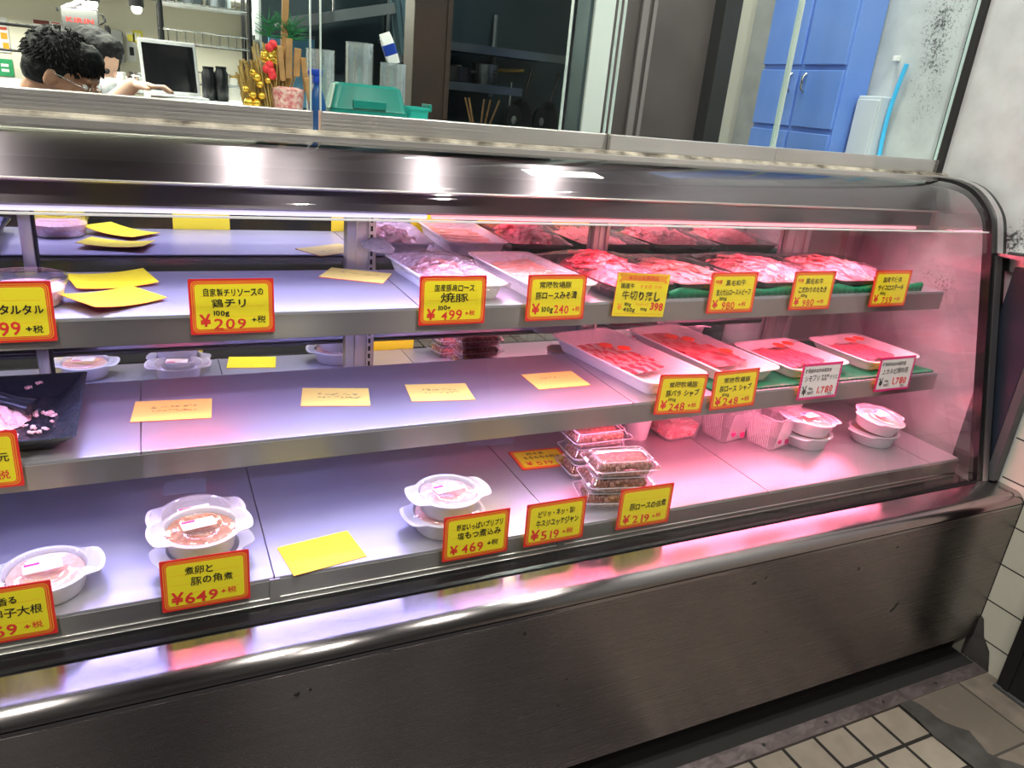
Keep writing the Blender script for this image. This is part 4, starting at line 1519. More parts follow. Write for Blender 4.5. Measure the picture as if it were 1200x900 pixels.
slices(.972, 1.402, ZM + .0125, 9, 9, .021, .110, .046, 'belly', 'striped slice of pork belly in the leftmost white tray', 'pork belly slices')
slices(1.195, 1.420, ZM + .0165, 7, 10, .025, .115, .048, 'loin', 'rosy slice of pork loin in the second large white tray', 'pork loin slices')
slices(1.430, 1.325, ZM + .0155, 5, 6, .021, .078, .034, 'beefm', 'magenta-pink slice of beef in the tray behind the シモフリ card', 'beef slices behind the シモフリ card', .1, 2, .07)
slices(1.700, 1.325, ZM + .0155, 4, 6, .020, .060, .032, 'beefm', 'magenta-pink slice of beef in the tray at the shelf end', 'beef slices at the shelf end', .1, 2, .06)

# black dish with minced meat and tongs
t = root('black_dish', 'square black rippled dish at the left end of the middle shelf', 'dish', (-.292, 1.336, ZM))
bm = BM()
loft(bm, [rrect(.25, .22, .004, 0, 2), rrect(.32, .285, .005, .030, 2), rrect(.322, .287, .005, .032, 2), rrect(.312, .277, .004, .032, 2), rrect(.235, .205, .003, .004, 2)])
finish('dish_body', bm, 'blackdish', t, 30)
heap('minced_meat', 'loose pale pink simmered meat in the black dish', 'meat', -.292, 1.335, ZM + .005, .085, .055, .026, 'mince', 12, 21, .016, 0, .03, .01, .4)
bm = BM()
for k in range(46):
    x = rnd.uniform(-.33, -.175); y = rnd.uniform(1.262, 1.39)
    s = rnd.uniform(.006, .015)
    strip_slice(bm, x, y, ZM + .008 + rnd.uniform(0, .004), s, s * rnd.uniform(.4, .8), rnd.uniform(0, 3), .002, k, th=.002)
for x, y, z in [(-.206, 1.462, .022), (-.222, 1.452, .018)]:
    strip_slice(bm, x, y, ZM + z, .012, .006, .5, .002, 5)
o = finish('meat_crumbs', bm, 'mince', None, 60)
tag(o, 'scattered pale pink crumbs of meat on the black dish', 'meat', None, 'stuff')
t = root('tongs', 'black serving tongs resting in the meat on the black dish', 'tongs', (-.27, 1.37, ZM + .046), (0, math.radians(7), math.radians(-24)))
for s in (-1, 1):
    bm = BM()
    pts = [(-.17, s * .010, .002), (-.08, s * .012, .0), (.0, s * .009, -.004), (.045, s * .006, -.010), (.075, s * .008, -.012)]
    tube(bm, pts, [.006, .006, .0055, .008, .011], 10)
    finish('arm', bm, 'blacktray', t, 60)
bm = BM()
tube(bm, [(-.172, -.012, .002), (-.182, 0, .002), (-.172, .012, .002)], .005, 10)
finish('hinge', bm, 'chrome', t, 60)
# tray at the far left of the top shelf, seen in the mirror
t = root('meat_tray', 'black tray of pale pink meat at the left end of the top shelf', 'food tray', (-.375, 1.40, ZT))
tray_mesh(t, .20, .24, .03, .02, 'blacktray')
heap('minced_meat', 'heap of pale pink meat in the black tray at the far left of the top shelf', 'meat', -.375, 1.40, ZT + .008, .08, .10, .055, 'mince', 0, 33, .014, 12, .03, .014, .4)


# ---------------------------------------------------------------- clear boxes and containers on the deck
def clam(label, x, y, z, turn, tilty=0, seed=0):
    t = root('clear_box', label, 'food box', (x, y, z), (0, math.radians(tilty), math.radians(turn)), 'clear hinged boxes of simmered meat')
    w_, d_ = .140, .088
    bm = BM()
    loft(bm, [rrect(w_ - .022, d_ - .022, .008, 0), rrect(w_ - .004, d_ - .004, .010, .0185), rrect(w_ + .006, d_ + .006, .012, .019), rrect(w_ + .006, d_ + .006, .012, .0205), rrect(w_ - .005, d_ - .005, .010, .020), rrect(w_ - .024, d_ - .024, .008, .002)])
    finish('box_base', bm, 'clear', t, 30)
    bm = BM()
    loft(bm, [rrect(w_ + .005, d_ + .005, .012, .0215), rrect(w_ - .006, d_ - .006, .012, .0225), rrect(w_ - .018, d_ - .018, .012, .0345), rrect(w_ - .026, d_ - .026, .010, .0355), rrect(w_ - .034, d_ - .034, .009, .0325), rrect(w_ - .05, d_ - .05, .009, .0325)], False, True)
    finish('box_lid', bm, 'clear', t, 30)
    bm = BM()
    for ww, dd, rr, zz in ((w_ + .006, d_ + .006, .012, .0208), (w_ - .022, d_ - .022, .011, .0352), (w_ - .034, d_ - .034, .009, .0328)):
        q = rrect(ww, dd, rr, zz)
        tube(bm, q + q[:1], .0008, 5, caps=False)
    finish('box_rim', bm, 'edgeplastic', t, 60)
    bm = BM()
    rs = []
    for q, zz in ((1.0, .0025), (1.06, .012), (1.08, .020), (1.0, .027), (.8, .0295), (.4, .030), (.05, .030)):
        rs.append([(a * q, b * q, zz + (.003 * noise.noise(Vector((a * q * 90, b * q * 90, seed))) if zz > .003 else 0)) for a, b, c in rrect((w_ - .03), (d_ - .03), .008, 0, 8)])
    loft(bm, rs)
    finish('contents', bm, 'flakes', t, 60)
    return t


for k in range(3):
    pos = ('bottom', 'middle', 'top')[k]
    clam('clear box of brown simmered meat, %s of the stack behind the ¥219 card' % pos, .815 + .004 * k, 1.123 - .002 * k, ZD + .0365 * k, -14 + 3 * k, 0, k)
    clam('clear box of brown simmered meat, %s of the rear stack' % pos, .842 + .003 * (k % 2), 1.250 + .002 * k, ZD + .0365 * k, -4 + 2 * k, 0, 7 + k)


def ribbed(label, x, y, z, w0, w1, h, turn, mat, contents=None, tape=False, tiltx=0):
    t = root('square_container', label, 'food container', (x, y, z), (math.radians(tiltx), 0, math.radians(turn)), 'square clear containers on the deck')
    bm = BM()
    N = 6
    rs = [rrect(w0, w0, .012, 0, N), rrect(w0 + .004, w0 + .004, .013, .003, N)]
    rs += [rrect(w0 + (w1 - w0) * k / 8, w0 + (w1 - w0) * k / 8, .013, .003 + (h - .003) * k / 8, N) for k in range(1, 9)]
    rs += [rrect(w1 + .008, w1 + .008, .014, h, N), rrect(w1 + .008, w1 + .008, .014, h + .002, N), rrect(w1 - .003, w1 - .003, .012, h + .001, N), rrect(w0 + .002, w0 + .002, .011, .004, N)]
    loft(bm, rs)
    finish('container_body', bm, mat, t, 30)
    bm = BM()
    n = 13
    for s in range(4):
        for k in range(n):
            u = (k / (n - 1) - .5) * (w0 - .022)
            a = Matrix.Rotation(s * PI / 2, 3, 'Z')
            p = [a @ Vector((u, -w0 / 2 - .0006, .006)), a @ Vector((u * 1.12, -w1 / 2 - .0006 + .0008, h - .006))]
            tube(bm, p, .0008, 5)
    if not contents:
        finish('ribs', bm, 'tubwhite', t, 60)
    else:
        bm.free()
    if contents:
        bm = BM()
        for k in range(26):
            strip_slice(bm, rnd.uniform(-.03, .03), rnd.uniform(-.03, .03), .010 + k * .0018, .06, .016, rnd.uniform(0, 3), .008, k, th=.004)
        rs = [rrect(w0 - .008, w0 - .008, .01, .005), rrect(w1 - .02, w1 - .02, .01, h * .5)]
        loft(bm, rs)
        finish('contents', bm, contents, t, 60)
    else:
        for px, pz in ((-.012, .022), (.022, .014)):
            bm = BM()
            lathe(bm, [(.0085, 0), (.0085, .0008), (.002, .001)], 20)
            finish('pink_disc', bm, 'magenta', t, 60, loc=(px, -w0 / 2 - .0045, pz + .004), rot=(math.radians(78), 0, 0))  # two small flat magenta discs on the front side
    if tape:
        bm = BM(); box(bm, -w1 / 2 - .012, w1 / 2 + .006, -.018, .018, h + .0035, h + .0045)
        box(bm, -w1 / 2 - .0125, -w1 / 2 - .0112, -.018, .018, h - .02, h + .004)
        finish('orange_tape', bm, 'orange', t, False, label='orange tape across the lid')
        bm = BM(); loft(bm, [rrect(w1 + .01, w1 + .01, .014, h + .0022), rrect(w1 + .008, w1 + .008, .014, h + .0034)])
        finish('lid', bm, 'clear', t, 30)
    return t


ribbed('square clear container of pale pink strips sealed with orange tape', 1.158, 1.385, ZD, .095, .120, .075, 4, 'tubclear', 'meatpink', True)
ribbed('empty ribbed clear container, left one beside the orange-taped container', 1.285, 1.335, ZD, .078, .108, .090, 8, 'tubclear')
ribbed('empty ribbed clear container, nearest the tub stacks', 1.372, 1.268, ZD, .074, .106, .090, 14, 'tubclear')
t = root('white_cup', 'plain white cup under the shelf beside the orange-taped container', 'cup', (1.052, 1.386, ZD))
bm = BM()
lathe(bm, [(.028, 0), (.029, .002), (.038, .085), (.041, .086), (.041, .089), (.036, .088), (.027, .004)], 36)
finish('cup_body', bm, 'white', t, 40)
t = root('white_tub', 'short white round tub at the back of the deck under the middle shelf', 'food tub', (1.60, 1.45, ZD))
bm = BM(); lathe(bm, [(.05, 0), (.056, .05), (.06, .052), (.06, .055), (.053, .054), (.048, .004)], 36)
finish('tub_body', bm, 'white', t, 40)

# ---------------------------------------------------------------- behind the windows: counter and what stands on it
t = root('service_counter', 'pale service counter behind the sliding windows', 'counter', (-.6, 1.9, 0))
bm = BM(); box(bm, -1.2, 1.19, -.26, -.04, 1.165, 1.2, bev=.004)
finish('counter_top', bm, 'whitepaint', t, False)
bm = BM(); box(bm, -1.2, 1.17, -.24, -.05, 0, 1.165)
finish('counter_base', bm, 'doorgrey', t, False)

t = root('teal_case', 'teal plastic lidded case standing behind the second window pane', 'plastic case', (.395, 1.555, 1.2128), (0, 0, math.radians(-4)))
bm = BM()
loft(bm, [rrect(.135, .09, .010, 0), rrect(.142, .096, .012, .030), rrect(.150, .102, .012, .034), rrect(.150, .102, .012, .040)])
finish('case_body', bm, 'teal', t, 30)
bm = BM()
loft(bm, [rrect(.149, .101, .012, .041), rrect(.145, .098, .014, .046), rrect(.128, .082, .016, .083), rrect(.112, .068, .014, .088)])
finish('case_lid', bm, 'teal', t, 30)
bm = BM(); box(bm, -.032, .032, -.054, -.047, .044, .060, bev=.002)
finish('latch', bm, 'teal', t, False)
t = root('teal_basket', 'small translucent teal basket beside the teal case', 'basket', (.496, 1.545, 1.2128), (0, 0, math.radians(-4)))
bm = BM()
loft(bm, [rrect(.034, .06, .006, 0), rrect(.040, .066, .006, .05), rrect(.046, .072, .007, .05), rrect(.046, .072, .007, .055), rrect(.038, .064, .006, .054), rrect(.032, .058, .005, .003)])
finish('basket_body', bm, 'tealclear', t, 30)
bm = BM(); box(bm, .020, .026, -.03, .03, .048, .062, bev=.001)
finish('clip', bm, 'teal', t, False)

t = root('spray_bottle', 'blue spray bottle standing behind the gap between the left windows', 'bottle', (.286, 1.475, 1.2128))
bm = BM()
lathe(bm, [(.014, 0), (.0155, .003), (.0155, .045), (.011, .065), (.007, .075), (.006, .082)], 24)
finish('bottle_body', bm, 'bottlelight', t, 50)
bm = BM()
lathe(bm, [(.0085, .082), (.0085, .092), (.005, .094)], 20)
box(bm, -.016, .009, -.005, .005, .094, .106, bev=.002)
finish('spray_head', bm, 'bottleblue', t, 40)


def cupstack(label, x, y, z, r0, n, step, ch):
    t = root('cup_stack', label, 'cup stack', (x, y, z), (0, 0, 0), 'stacks of clear cups behind the windows')
    for k in range(n):
        bm = BM()
        zz = k * step
        lathe(bm, [(r0 * .86, zz), (r0 * .97, zz + ch), (r0, zz + ch + .0003), (r0, zz + ch + .002), (r0 * .96, zz + ch + .001), (r0 * .84, zz + .002)], 24)
        finish('cup', bm, 'cups', t, 40)


cupstack('tall stack of clear cups left of the pouch', .440, 1.79, 1.20, .031, 13, .0115, .045)
cupstack('shorter stack of clear cups under the white pouch', .512, 1.77, 1.20, .030, 10, .0115, .045)
cupstack('pale stack of clear cups beside the window joint', .350, 1.77, 1.20, .031, 11, .0115, .045)
t = root('pouch', 'white pouch with blue band leaning on top of the shorter cup stack', 'pouch', (.514, 1.77, 1.349), (0, math.radians(-22), 0))
bm = BM(); loft(bm, [rrect(.026, .010, .003, 0), rrect(.028, .016, .004, .02), rrect(.027, .014, .004, .05), rrect(.024, .003, .001, .066)])
finish('pouch_body', bm, 'paper', t, 40)
bm = BM(); loft(bm, [rrect(.0286, .0170, .004, .020), rrect(.0282, .0160, .004, .042)])
finish('blue_band', bm, 'bottleblue', t, 40)

# new year bundle of straw, flowers and plaques
t = root('new_year_decoration', 'bundle of straw, gold balls, pine and wooden plaques standing behind the left window', 'decoration', (.232, 1.60, 1.2128))
bm = BM()
for k in range(110):
    a = rnd.uniform(0, 2 * PI); r = rnd.uniform(0, .026)
    x, y = r * math.cos(a) - .005, r * math.sin(a)
    lean = rnd.uniform(-.028, .034)
    tube(bm, [(x, y, 0), (x + lean * .5, y, .06), (x + lean, y + rnd.uniform(-.01, .01), rnd.uniform(.09, .145))], .0016, 5)
finish('stalks', bm, 'straw', t, 60)
bm = BM()
for k in range(90):
    b0 = rnd.uniform(-.064, -.025)
    hh = rnd.uniform(.05, .115)
    tube(bm, [(b0 * .6, rnd.uniform(-.01, .01), .0), (b0, rnd.uniform(-.012, .012), hh * .6), (b0 - .006 + rnd.uniform(-.004, .008), rnd.uniform(-.012, .012), hh)], [.001, .0014, .0022], 5)
finish('rice_ears', bm, 'straw', t, 60)
for k, (x, z, r) in enumerate([(-.054, .036, .009), (-.046, .050, .007), (-.05, .028, .008), (-.038, .082, .008), (-.033, .07, .007), (-.045, .09, .006), (-.040, .036, .008), (-.030, .050, .007), (-.024, .120, .006), (-.058, .060, .006), (-.018, .078, .006)]):
    bm = BM()
    bmesh.ops.create_uvsphere(bm, u_segments=14, v_segments=10, radius=r, matrix=Matrix.Translation((x, -.024, z)))
    finish('gold_ball', bm, 'gold', t, 60)
bm = BM()
for x, z in ((-.015, .105), (-.012, .094), (-.020, .098), (-.008, .142), (-.014, .136), (-.010, .088)):
    bmesh.ops.create_uvsphere(bm, u_segments=12, v_segments=8, radius=.008, matrix=Matrix.Translation((x, -.026, z)) @ Matrix.Diagonal((1, .7, 1, 1)))
finish('red_flower', bm, 'redsoft', t, 60)
bm = BM()
for x, z in ((-.012, .125), (-.002, .118), (-.02, .119), (.0, .130)):
    for q in range(5):
        a = q * 2 * PI / 5
        bmesh.ops.create_uvsphere(bm, u_segments=8, v_segments=6, radius=.006, matrix=Matrix.Translation((x + .006 * math.cos(a), -.024, z + .006 * math.sin(a))) @ Matrix.Diagonal((1, .4, 1, 1)))
finish('gold_blossom', bm, 'gold', t, 60)
bm = BM()
for k in range(150):
    c = Vector((rnd.choice((-.012, .018, .032)), -.005, rnd.choice((.155, .165, .178))))
    a = rnd.uniform(0, PI); b_ = rnd.uniform(-.6, .6)
    d = Vector((math.cos(a), b_, math.sin(a))) * rnd.uniform(.018, .032)
    tube(bm, [c, c + d], [.0011, .0004], 4)
finish('pine_sprig', bm, 'pine', t, 60)
bm = BM(); box(bm, .002, .014, -.008, .0, .0, .30, bev=.001)
o = finish('long_stick', bm, 'plaque', t, False); o.rotation_euler = (0, math.radians(3), 0)
for k, (x, z, wd, hg, ro) in enumerate([(.036, .105, .013, .050, 4), (.050, .085, .010, .06, -6), (.020, .11, .012, .07, 2), (.006, .10, .010, .06, -4), (.058, .05, .012, .06, -10)]):
    bm = BM(); box(bm, -wd / 2, wd / 2, -.003, .003, -hg / 2, hg / 2, bev=.001)
    finish('wooden_plaque', bm, 'plaque', t, False, loc=(x, -.024 - .002 * k, z + .01), rot=(0, math.radians(ro), 0))
bm = BM()
lathe(bm, [(.024, 0), (.027, .03), (.031, .066), (.018, .070)], 22, .020, -.014)
finish('wrapped_foot', bm, 'sakura', t, 50)
bm = BM()
for a in (-.5, .0, .5):
    poly(bm, [(-.035 + .018 * math.sin(a) - .004, -.032, .002), (-.035 + .018 * math.sin(a) + .006, -.032, .004), (-.035 + .03 * math.sin(a), -.030, .036)])
finish('green_leaf', bm, 'pine', t, False)

# laptop on the high bench
t = root('work_bench', 'pale high bench in the lit back room', 'bench', (.30, 3.46, 0))
bm = BM(); box(bm, -.30, .26, -.16, .14, 1.15, 1.185, bev=.004)
finish('bench_top', bm, 'whitepaint', t, False)
for sx in (-.26, .22):
    bm = BM(); box(bm, sx - .02, sx + .02, -.12, .12, 0, 1.15)
    finish('leg', bm, 'doorgrey', t, False)
t = root('laptop', 'open laptop with silver bezel and dark screen behind the left window', 'laptop', (0.104, 3.44, 1.186), (0, 0, math.radians(10)))
bm = BM(); box(bm, -0.106, 0.106, -.13, .0, 0, .008, bev=.002)
finish('keyboard_base', bm, 'bezel', t, False)
bm = BM(); box(bm, -0.106, 0.106, 0, .005, 0, .205, bev=.004)
sc_ = finish('screen_lid', bm, 'bezel', t, False, loc=(0, .002, .008), rot=(math.radians(-14), 0, 0))
bm = BM(); box(bm, -0.094, 0.094, -.0008, .0002, .014, .188)
finish('screen', bm, 'screen', sc_, False)
bm = BM(); bmesh.ops.create_uvsphere(bm, u_segments=8, v_segments=6, radius=.0016, matrix=Matrix.Translation((0, -.0002, .197)))
finish('webcam', bm, 'screen', sc_, 60)

# ---------------------------------------------------------------- people in the back room
man = root('person', 'person with thick black hair and glasses bent over the counter in a pale shirt', 'person', (0, 0, 0))
H0 = Vector((-0.227, 2.95, 1.252))
DM = H0 - Vector((-.155, 2.235, 1.275))
HR = Euler((0, math.radians(22), math.radians(-14)))


def hp(x, y, z):
    v = Vector((x, y, z)); v.rotate(HR)
    return tuple(H0 + v)


def he(x, y, z, r, rot=None):
    q = HR.to_quaternion()
    e = (q @ Euler(rot or (0, 0, 0)).to_quaternion()).to_euler()
    return ('e', hp(x, y, z), r, e)


def shift(parts, d, allp=False):
    """move the limbs and torso with the head; head pieces are already placed"""
    out = []
    for p in parts:
        q = list(p)
        for k in (1, 3):
            if k < len(q) and isinstance(q[k], tuple) and len(q[k]) == 3 and (q[0] == 'c' or k == 1):
                v = Vector(q[k])
                if allp or (v - H0).length > .135:
                    q[k] = tuple(v + d)
        out.append(tuple(q))
    return out


body = [he(-.015, 0, .02, (.098, .078, .100)), he(.035, 0, -.05, (.062, .062, .075)), he(.062, 0, -.095, (.032, .040, .025)),
        ('c', hp(.094, 0, -.01), .010, hp(.112, 0, -.040), .016), he(.100, 0, -.046, (.016, .019, .012)), he(.092, 0, -.072, (.014, .026, .007)), he(.092, 0, -.083, (.012, .022, .008)),
        he(.083, 0, .012, (.018, .056, .014)), he(.070, .045, -.03, (.022, .018, .02)), he(.070, -.045, -.03, (.022, .018, .02)),
        he(-.006, -.079, -.02, (.019, .010, .032), (0, .2, .35)), he(-.006, .079, -.02, (.019, .010, .032), (0, .2, -.35)),
        ('c', hp(-.04, 0, -.06), .058, (-.275, 2.30, 1.12), .066),
        ('c', (-.30, 2.31, 1.10), .13, (-.36, 2.33, .80), .15), ('c', (-.36, 2.33, .82), .15, (-.37, 2.33, .62), .15),
        ('c', (-.30, 2.16, 1.09), .062, (-.20, 2.06, .97), .046), ('c', (-.20, 2.06, .97), .046, (.00, 2.10, 1.05), .030),
        ('c', (-.28, 2.48, 1.09), .062, (-.15, 2.54, .97), .046), ('c', (-.15, 2.54, .97), .046, (.02, 2.42, 1.05), .030),
        ('c', (-.37, 2.25, .62), .085, (-.33, 2.24, .32), .06), ('c', (-.33, 2.24, .32), .06, (-.36, 2.24, .05), .042), ('c', (-.36, 2.24, .04), .04, (-.26, 2.23, .03), .034),
        ('c', (-.37, 2.42, .62), .085, (-.33, 2.42, .32), .06), ('c', (-.33, 2.42, .32), .06, (-.36, 2.42, .05), .042), ('c', (-.36, 2.42, .04), .04, (-.26, 2.42, .03), .034)]
for hx, hy, hz in ((.00, 2.10, 1.05), (.02, 2.42, 1.05)):
    body.append(('e', (hx + .045, hy, hz + .002), (.045, .036, .016)))
    for k in range(4):
        yy = hy - .027 + .018 * k
        ln = (.062, .074, .070, .055)[k]
        body.append(('c', (hx + .08, yy, hz), .0095, (hx + .08 + ln * .6, yy, hz + .004), .0085))
        body.append(('c', (hx + .08 + ln * .6, yy, hz + .004), .0085, (hx + .08 + ln, yy, hz - .012), .0075))
    body.append(('c', (hx + .02, hy + .03, hz), .012, (hx + .065, hy + .058, hz + .004), .009))
blob('body', shift(body, DM), 'skin', man, .0055, 3)
shirt = [('c', (-.285, 2.305, 1.135), .082, (-.30, 2.31, 1.09), .142), ('c', (-.30, 2.31, 1.10), .142, (-.36, 2.33, .80), .162), ('c', (-.36, 2.33, .82), .162, (-.37, 2.33, .64), .165),
         ('c', (-.30, 2.16, 1.09), .075, (-.20, 2.06, .97), .058), ('c', (-.20, 2.06, .97), .056, (-.08, 2.08, 1.01), .046),
         ('c', (-.28, 2.48, 1.09), .075, (-.15, 2.54, .97), .058), ('c', (-.15, 2.54, .97), .056, (-.06, 2.475, 1.01), .046)]
blob('shirt', shift(shirt, DM, True), 'shirt', man, .009, 3, .006, 14)
bm = BM()
cpts = []
for k in range(15):
    a = PI * .15 + 2 * PI * k / 16
    cpts.append((-.272 + DM.x + .078 * math.cos(a), 2.30 + DM.y + .085 * math.sin(a), 1.165 + DM.z - .02 * math.cos(a)))
tube(bm, cpts, .016, 8)
finish('collar', bm, 'shirt', man, 60)
hair = [he(-.022, 0, .036, (.100, .088, .092)), he(-.050, 0, -.01, (.068, .082, .068)), he(.040, 0, .062, (.060, .070, .052)), he(-.012, -.056, .025, (.052, .032, .050)), he(-.012, .056, .025, (.052, .032, .050)), he(.066, -.01, .044, (.030, .056, .032))]
blob('hair', hair, 'hair', man, .006, 2, .006, 45)
bm = BM()
for k in range(900):
    th = rnd.uniform(0, 2 * PI); ph = rnd.uniform(-.25, 1.45)
    d = Vector((math.cos(th) * math.cos(ph), math.sin(th) * math.cos(ph), math.sin(ph)))
    p0 = Vector((-.018, 0, .035)) + Vector((d.x * .100, d.y * .086, d.z * .090))
    if p0.x > .06 and p0.z < .015:
        continue
    if abs(p0.y) > .06 and p0.z < .0 and p0.x > -.05:
        continue
    fl = Vector((.4 if d.x > -.2 else -.3, d.y * .4, -.75)) + Vector((rnd.uniform(-.3, .3), rnd.uniform(-.3, .3), rnd.uniform(-.2, .5)))
    l = rnd.uniform(.010, .024)
    p1 = p0 + d * .008 + fl * l * .5
    p2 = p0 + d * .007 + fl * l
    tube(bm, [hp(*p0), hp(*p1), hp(*p2)], [.0028, .002, .0004], 5)
for k in range(420):
    th = rnd.uniform(-1.25, 1.25); ph = rnd.uniform(-.1, 1.2)
    d = Vector((math.cos(th) * math.cos(ph), math.sin(th) * math.cos(ph), math.sin(ph)))
    p0 = Vector((.030, 0, .052)) + Vector((d.x * .064, d.y * .072, d.z * .056))
    fl = Vector((.25, d.y * .5, -.85)) + Vector((rnd.uniform(-.3, .3), rnd.uniform(-.35, .35), rnd.uniform(-.2, .4)))
    l = rnd.uniform(.010, .026)
    tube(bm, [hp(*p0), hp(*(p0 + d * .007 + fl * l * .5)), hp(*(p0 + d * .006 + fl * l))], [.0026, .002, .0004], 5)
finish('hair_strands', bm, 'hair', man, 60)
bm = BM()
for s in (-1, 1):
    tube(bm, [hp(.0, s * .083, -.004), hp(.05, s * .080, -.008), hp(.088, s * .066, -.012)], .0016, 6)
    tube(bm, [hp(.096 + .004 * math.cos(a), s * (.034 + .024 * math.cos(a)), -.014 + .018 * math.sin(a)) for a in [2 * PI * k / 16 for k in range(17)]], .0014, 6)
tube(bm, [hp(.104, -.012, -.010), hp(.108, 0, -.006), hp(.104, .012, -.010)], .0014, 6)
finish('glasses', bm, 'chrome', man, 60)
bm = BM()
for s in (-1, 1):
    bmesh.ops.create_uvsphere(bm, u_segments=12, v_segments=8, radius=.011, matrix=Matrix.Translation(hp(.076, s * .032, -.014)))
finish('eye', bm, 'paper', man, 60)

wo = root('person', 'person with long black hair and white mask reaching out an arm in the back room', 'person', (0, 0, 0))
H0 = Vector((-.158, 3.60, 1.285))
DW = Vector((.017, .35, -.015))
HR = Euler((0, math.radians(14), math.radians(-38)))
wb = [he(-.01, 0, .02, (.088, .072, .092)), he(.035, 0, -.05, (.055, .056, .066)), ('c', hp(.086, 0, -.01), .009, hp(.102, 0, -.038), .013), he(.088, 0, -.066, (.012, .022, .012)), he(.060, 0, -.092, (.028, .034, .02)),
      he(-.006, -.074, -.02, (.017, .009, .028)), he(-.006, .074, -.02, (.017, .009, .028)),
      ('c', hp(-.03, 0, -.06), .045, (-.20, 3.27, 1.12), .048),
      ('c', (-.20, 3.27, 1.05), .11, (-.21, 3.28, .80), .115), ('c', (-.21, 3.28, .80), .115, (-.21, 3.28, .6), .13),
      ('c', (-.17, 3.12, 1.09), .05, (-.15, 2.99, 1.14), .040), ('c', (-.15, 2.99, 1.14), .040, (-.055, 2.90, 1.236), .026),
      ('c', (-.17, 3.42, 1.09), .05, (-.08, 3.45, .95), .038), ('c', (-.08, 3.45, .95), .038, (.06, 3.36, 1.0), .026),
      ('c', (-.21, 3.21, .6), .075, (-.20, 3.2, .33), .052), ('c', (-.20, 3.2, .33), .052, (-.22, 3.2, .05), .038), ('c', (-.22, 3.2, .035), .034, (-.13, 3.19, .028), .03),
      ('c', (-.21, 3.35, .6), .075, (-.20, 3.35, .33), .052), ('c', (-.20, 3.35, .33), .052, (-.22, 3.35, .05), .038), ('c', (-.22, 3.35, .035), .034, (-.13, 3.34, .028), .03)]
for hx, hy, hz in ((-.055, 2.90, 1.238), (.06, 3.36, 1.0)):
    wb.append(('e', (hx + .04, hy - .01, hz), (.040, .032, .015)))
    for k in range(4):
        yy = hy - .034 + .016 * k
        ln = (.055, .066, .062, .048)[k]
        wb.append(('c', (hx + .07, yy, hz), .0085, (hx + .07 + ln * .6, yy, hz + .002), .0078))
        wb.append(('c', (hx + .07 + ln * .6, yy, hz + .002), .0078, (hx + .07 + ln, yy, hz - .016), .0068))
    wb.append(('c', (hx + .02, hy - .035, hz), .011, (hx + .055, hy - .062, hz - .008), .008))
blob('body', shift(wb, DW), 'skinpale', wo, .0055, 3)
blob('blouse', shift([('c', (-.20, 3.27, 1.10), .075, (-.20, 3.27, 1.02), .125), ('c', (-.20, 3.27, 1.02), .125, (-.21, 3.28, .6), .145), ('c', (-.17, 3.12, 1.09), .066, (-.12, 3.03, 1.125), .055), ('c', (-.17, 3.42, 1.09), .066, (-.09, 3.45, .97), .052)], DW, True), 'shirtblue', wo, .009, 3, .005, 14)
blob('hair', [he(-.025, 0, .045, (.098, .086, .086)), he(.035, 0, .075, (.06, .062, .042)), ('c', hp(-.06, 0, .02), .075, hp(-.10, 0, -.14), .055), ('c', hp(.01, -.074, .03), .026, hp(.005, -.088, -.16), .018), ('c', hp(.01, .074, .03), .026, hp(.005, .088, -.16), .018)], 'hair', wo, .006, 2, .005, 50)
blob('face_mask', [he(.062, 0, -.062, (.046, .056, .042)), he(.086, 0, -.046, (.024, .024, .024))], 'mask', wo, .005, 3)
bm = BM()
for s in (-1, 1):
    bmesh.ops.create_uvsphere(bm, u_segments=12, v_segments=8, radius=.010, matrix=Matrix.Translation(hp(.070, s * .029, -.010)))
finish('eye', bm, 'inkblack', wo, 60)

# ---------------------------------------------------------------- back room fittings
YB = 4.597


def px(u, v, y=YB):
    d = r2 * ((u - 600) / 874.1) - u2 * ((v - 450) / 874.1) + fw
    k = y / d.y
    return Vector((d.x * k, y, 1.3 + d.z * k))


def poster(name, label, u0, v0, u1, v1, mat, deco, cat='poster'):
    a, b = px(u0, v0), px(u1, v1)
    x0, x1, z0, z1 = a.x, b.x, b.z, a.z
    t = root(name, label, cat, ((x0 + x1) / 2, YB - .001, z0))
    wd, hg = x1 - x0, z1 - z0
    bm = BM(); box(bm, -wd / 2, wd / 2, -.002, 0, 0, hg)
    finish('sheet', bm, mat, t, False)
    bm = BM()
    for (fx0, fz0, fx1, fz1, mi) in deco:
        box(bm, -wd / 2 + fx0 * wd, -wd / 2 + fx1 * wd, -.0032, -.002, fz0 * hg, fz1 * hg, mi)
    if deco:
        finish('print', bm, ['inkblack', 'posterred', 'posteryellow', 'postergreen', 'orange', 'paper', 'postbrown'], t, False)


poster('notice', 'white wall notice with a dark header strip in the back room', 38, 22, 76, 52, 'paper', [(.02, .80, .55, .98, 6), (.62, .80, .98, .86, 1), (.62, .90, .90, .95, 1), (.05, .55, .6, .60, 0), (.05, .44, .5, .48, 0), (.05, .32, .62, .36, 0), (.05, .18, .5, .22, 0)], 'poster')
poster('poster', 'white poster with orange round shapes at the left edge', -14, 18, 13, 62, 'paper', [(.5, .78, .94, .86, 1), (.55, .64, .95, .72, 1), (.55, .38, .92, .56, 4), (.6, .08, .95, .28, 4)], 'poster')
poster('poster', 'green and white sign on the back room wall', -6, 68, 17, 90, 'postergreen', [(.3, .55, .75, .72, 5), (.3, .25, .75, .42, 5)], 'poster')
poster('notice', 'yellow notice on the back wall beside the grey wall unit', 155, 35, 168, 51, 'posteryellow', [(.2, .2, .4, .8, 5), (.55, .25, .75, .75, 5)], 'poster')
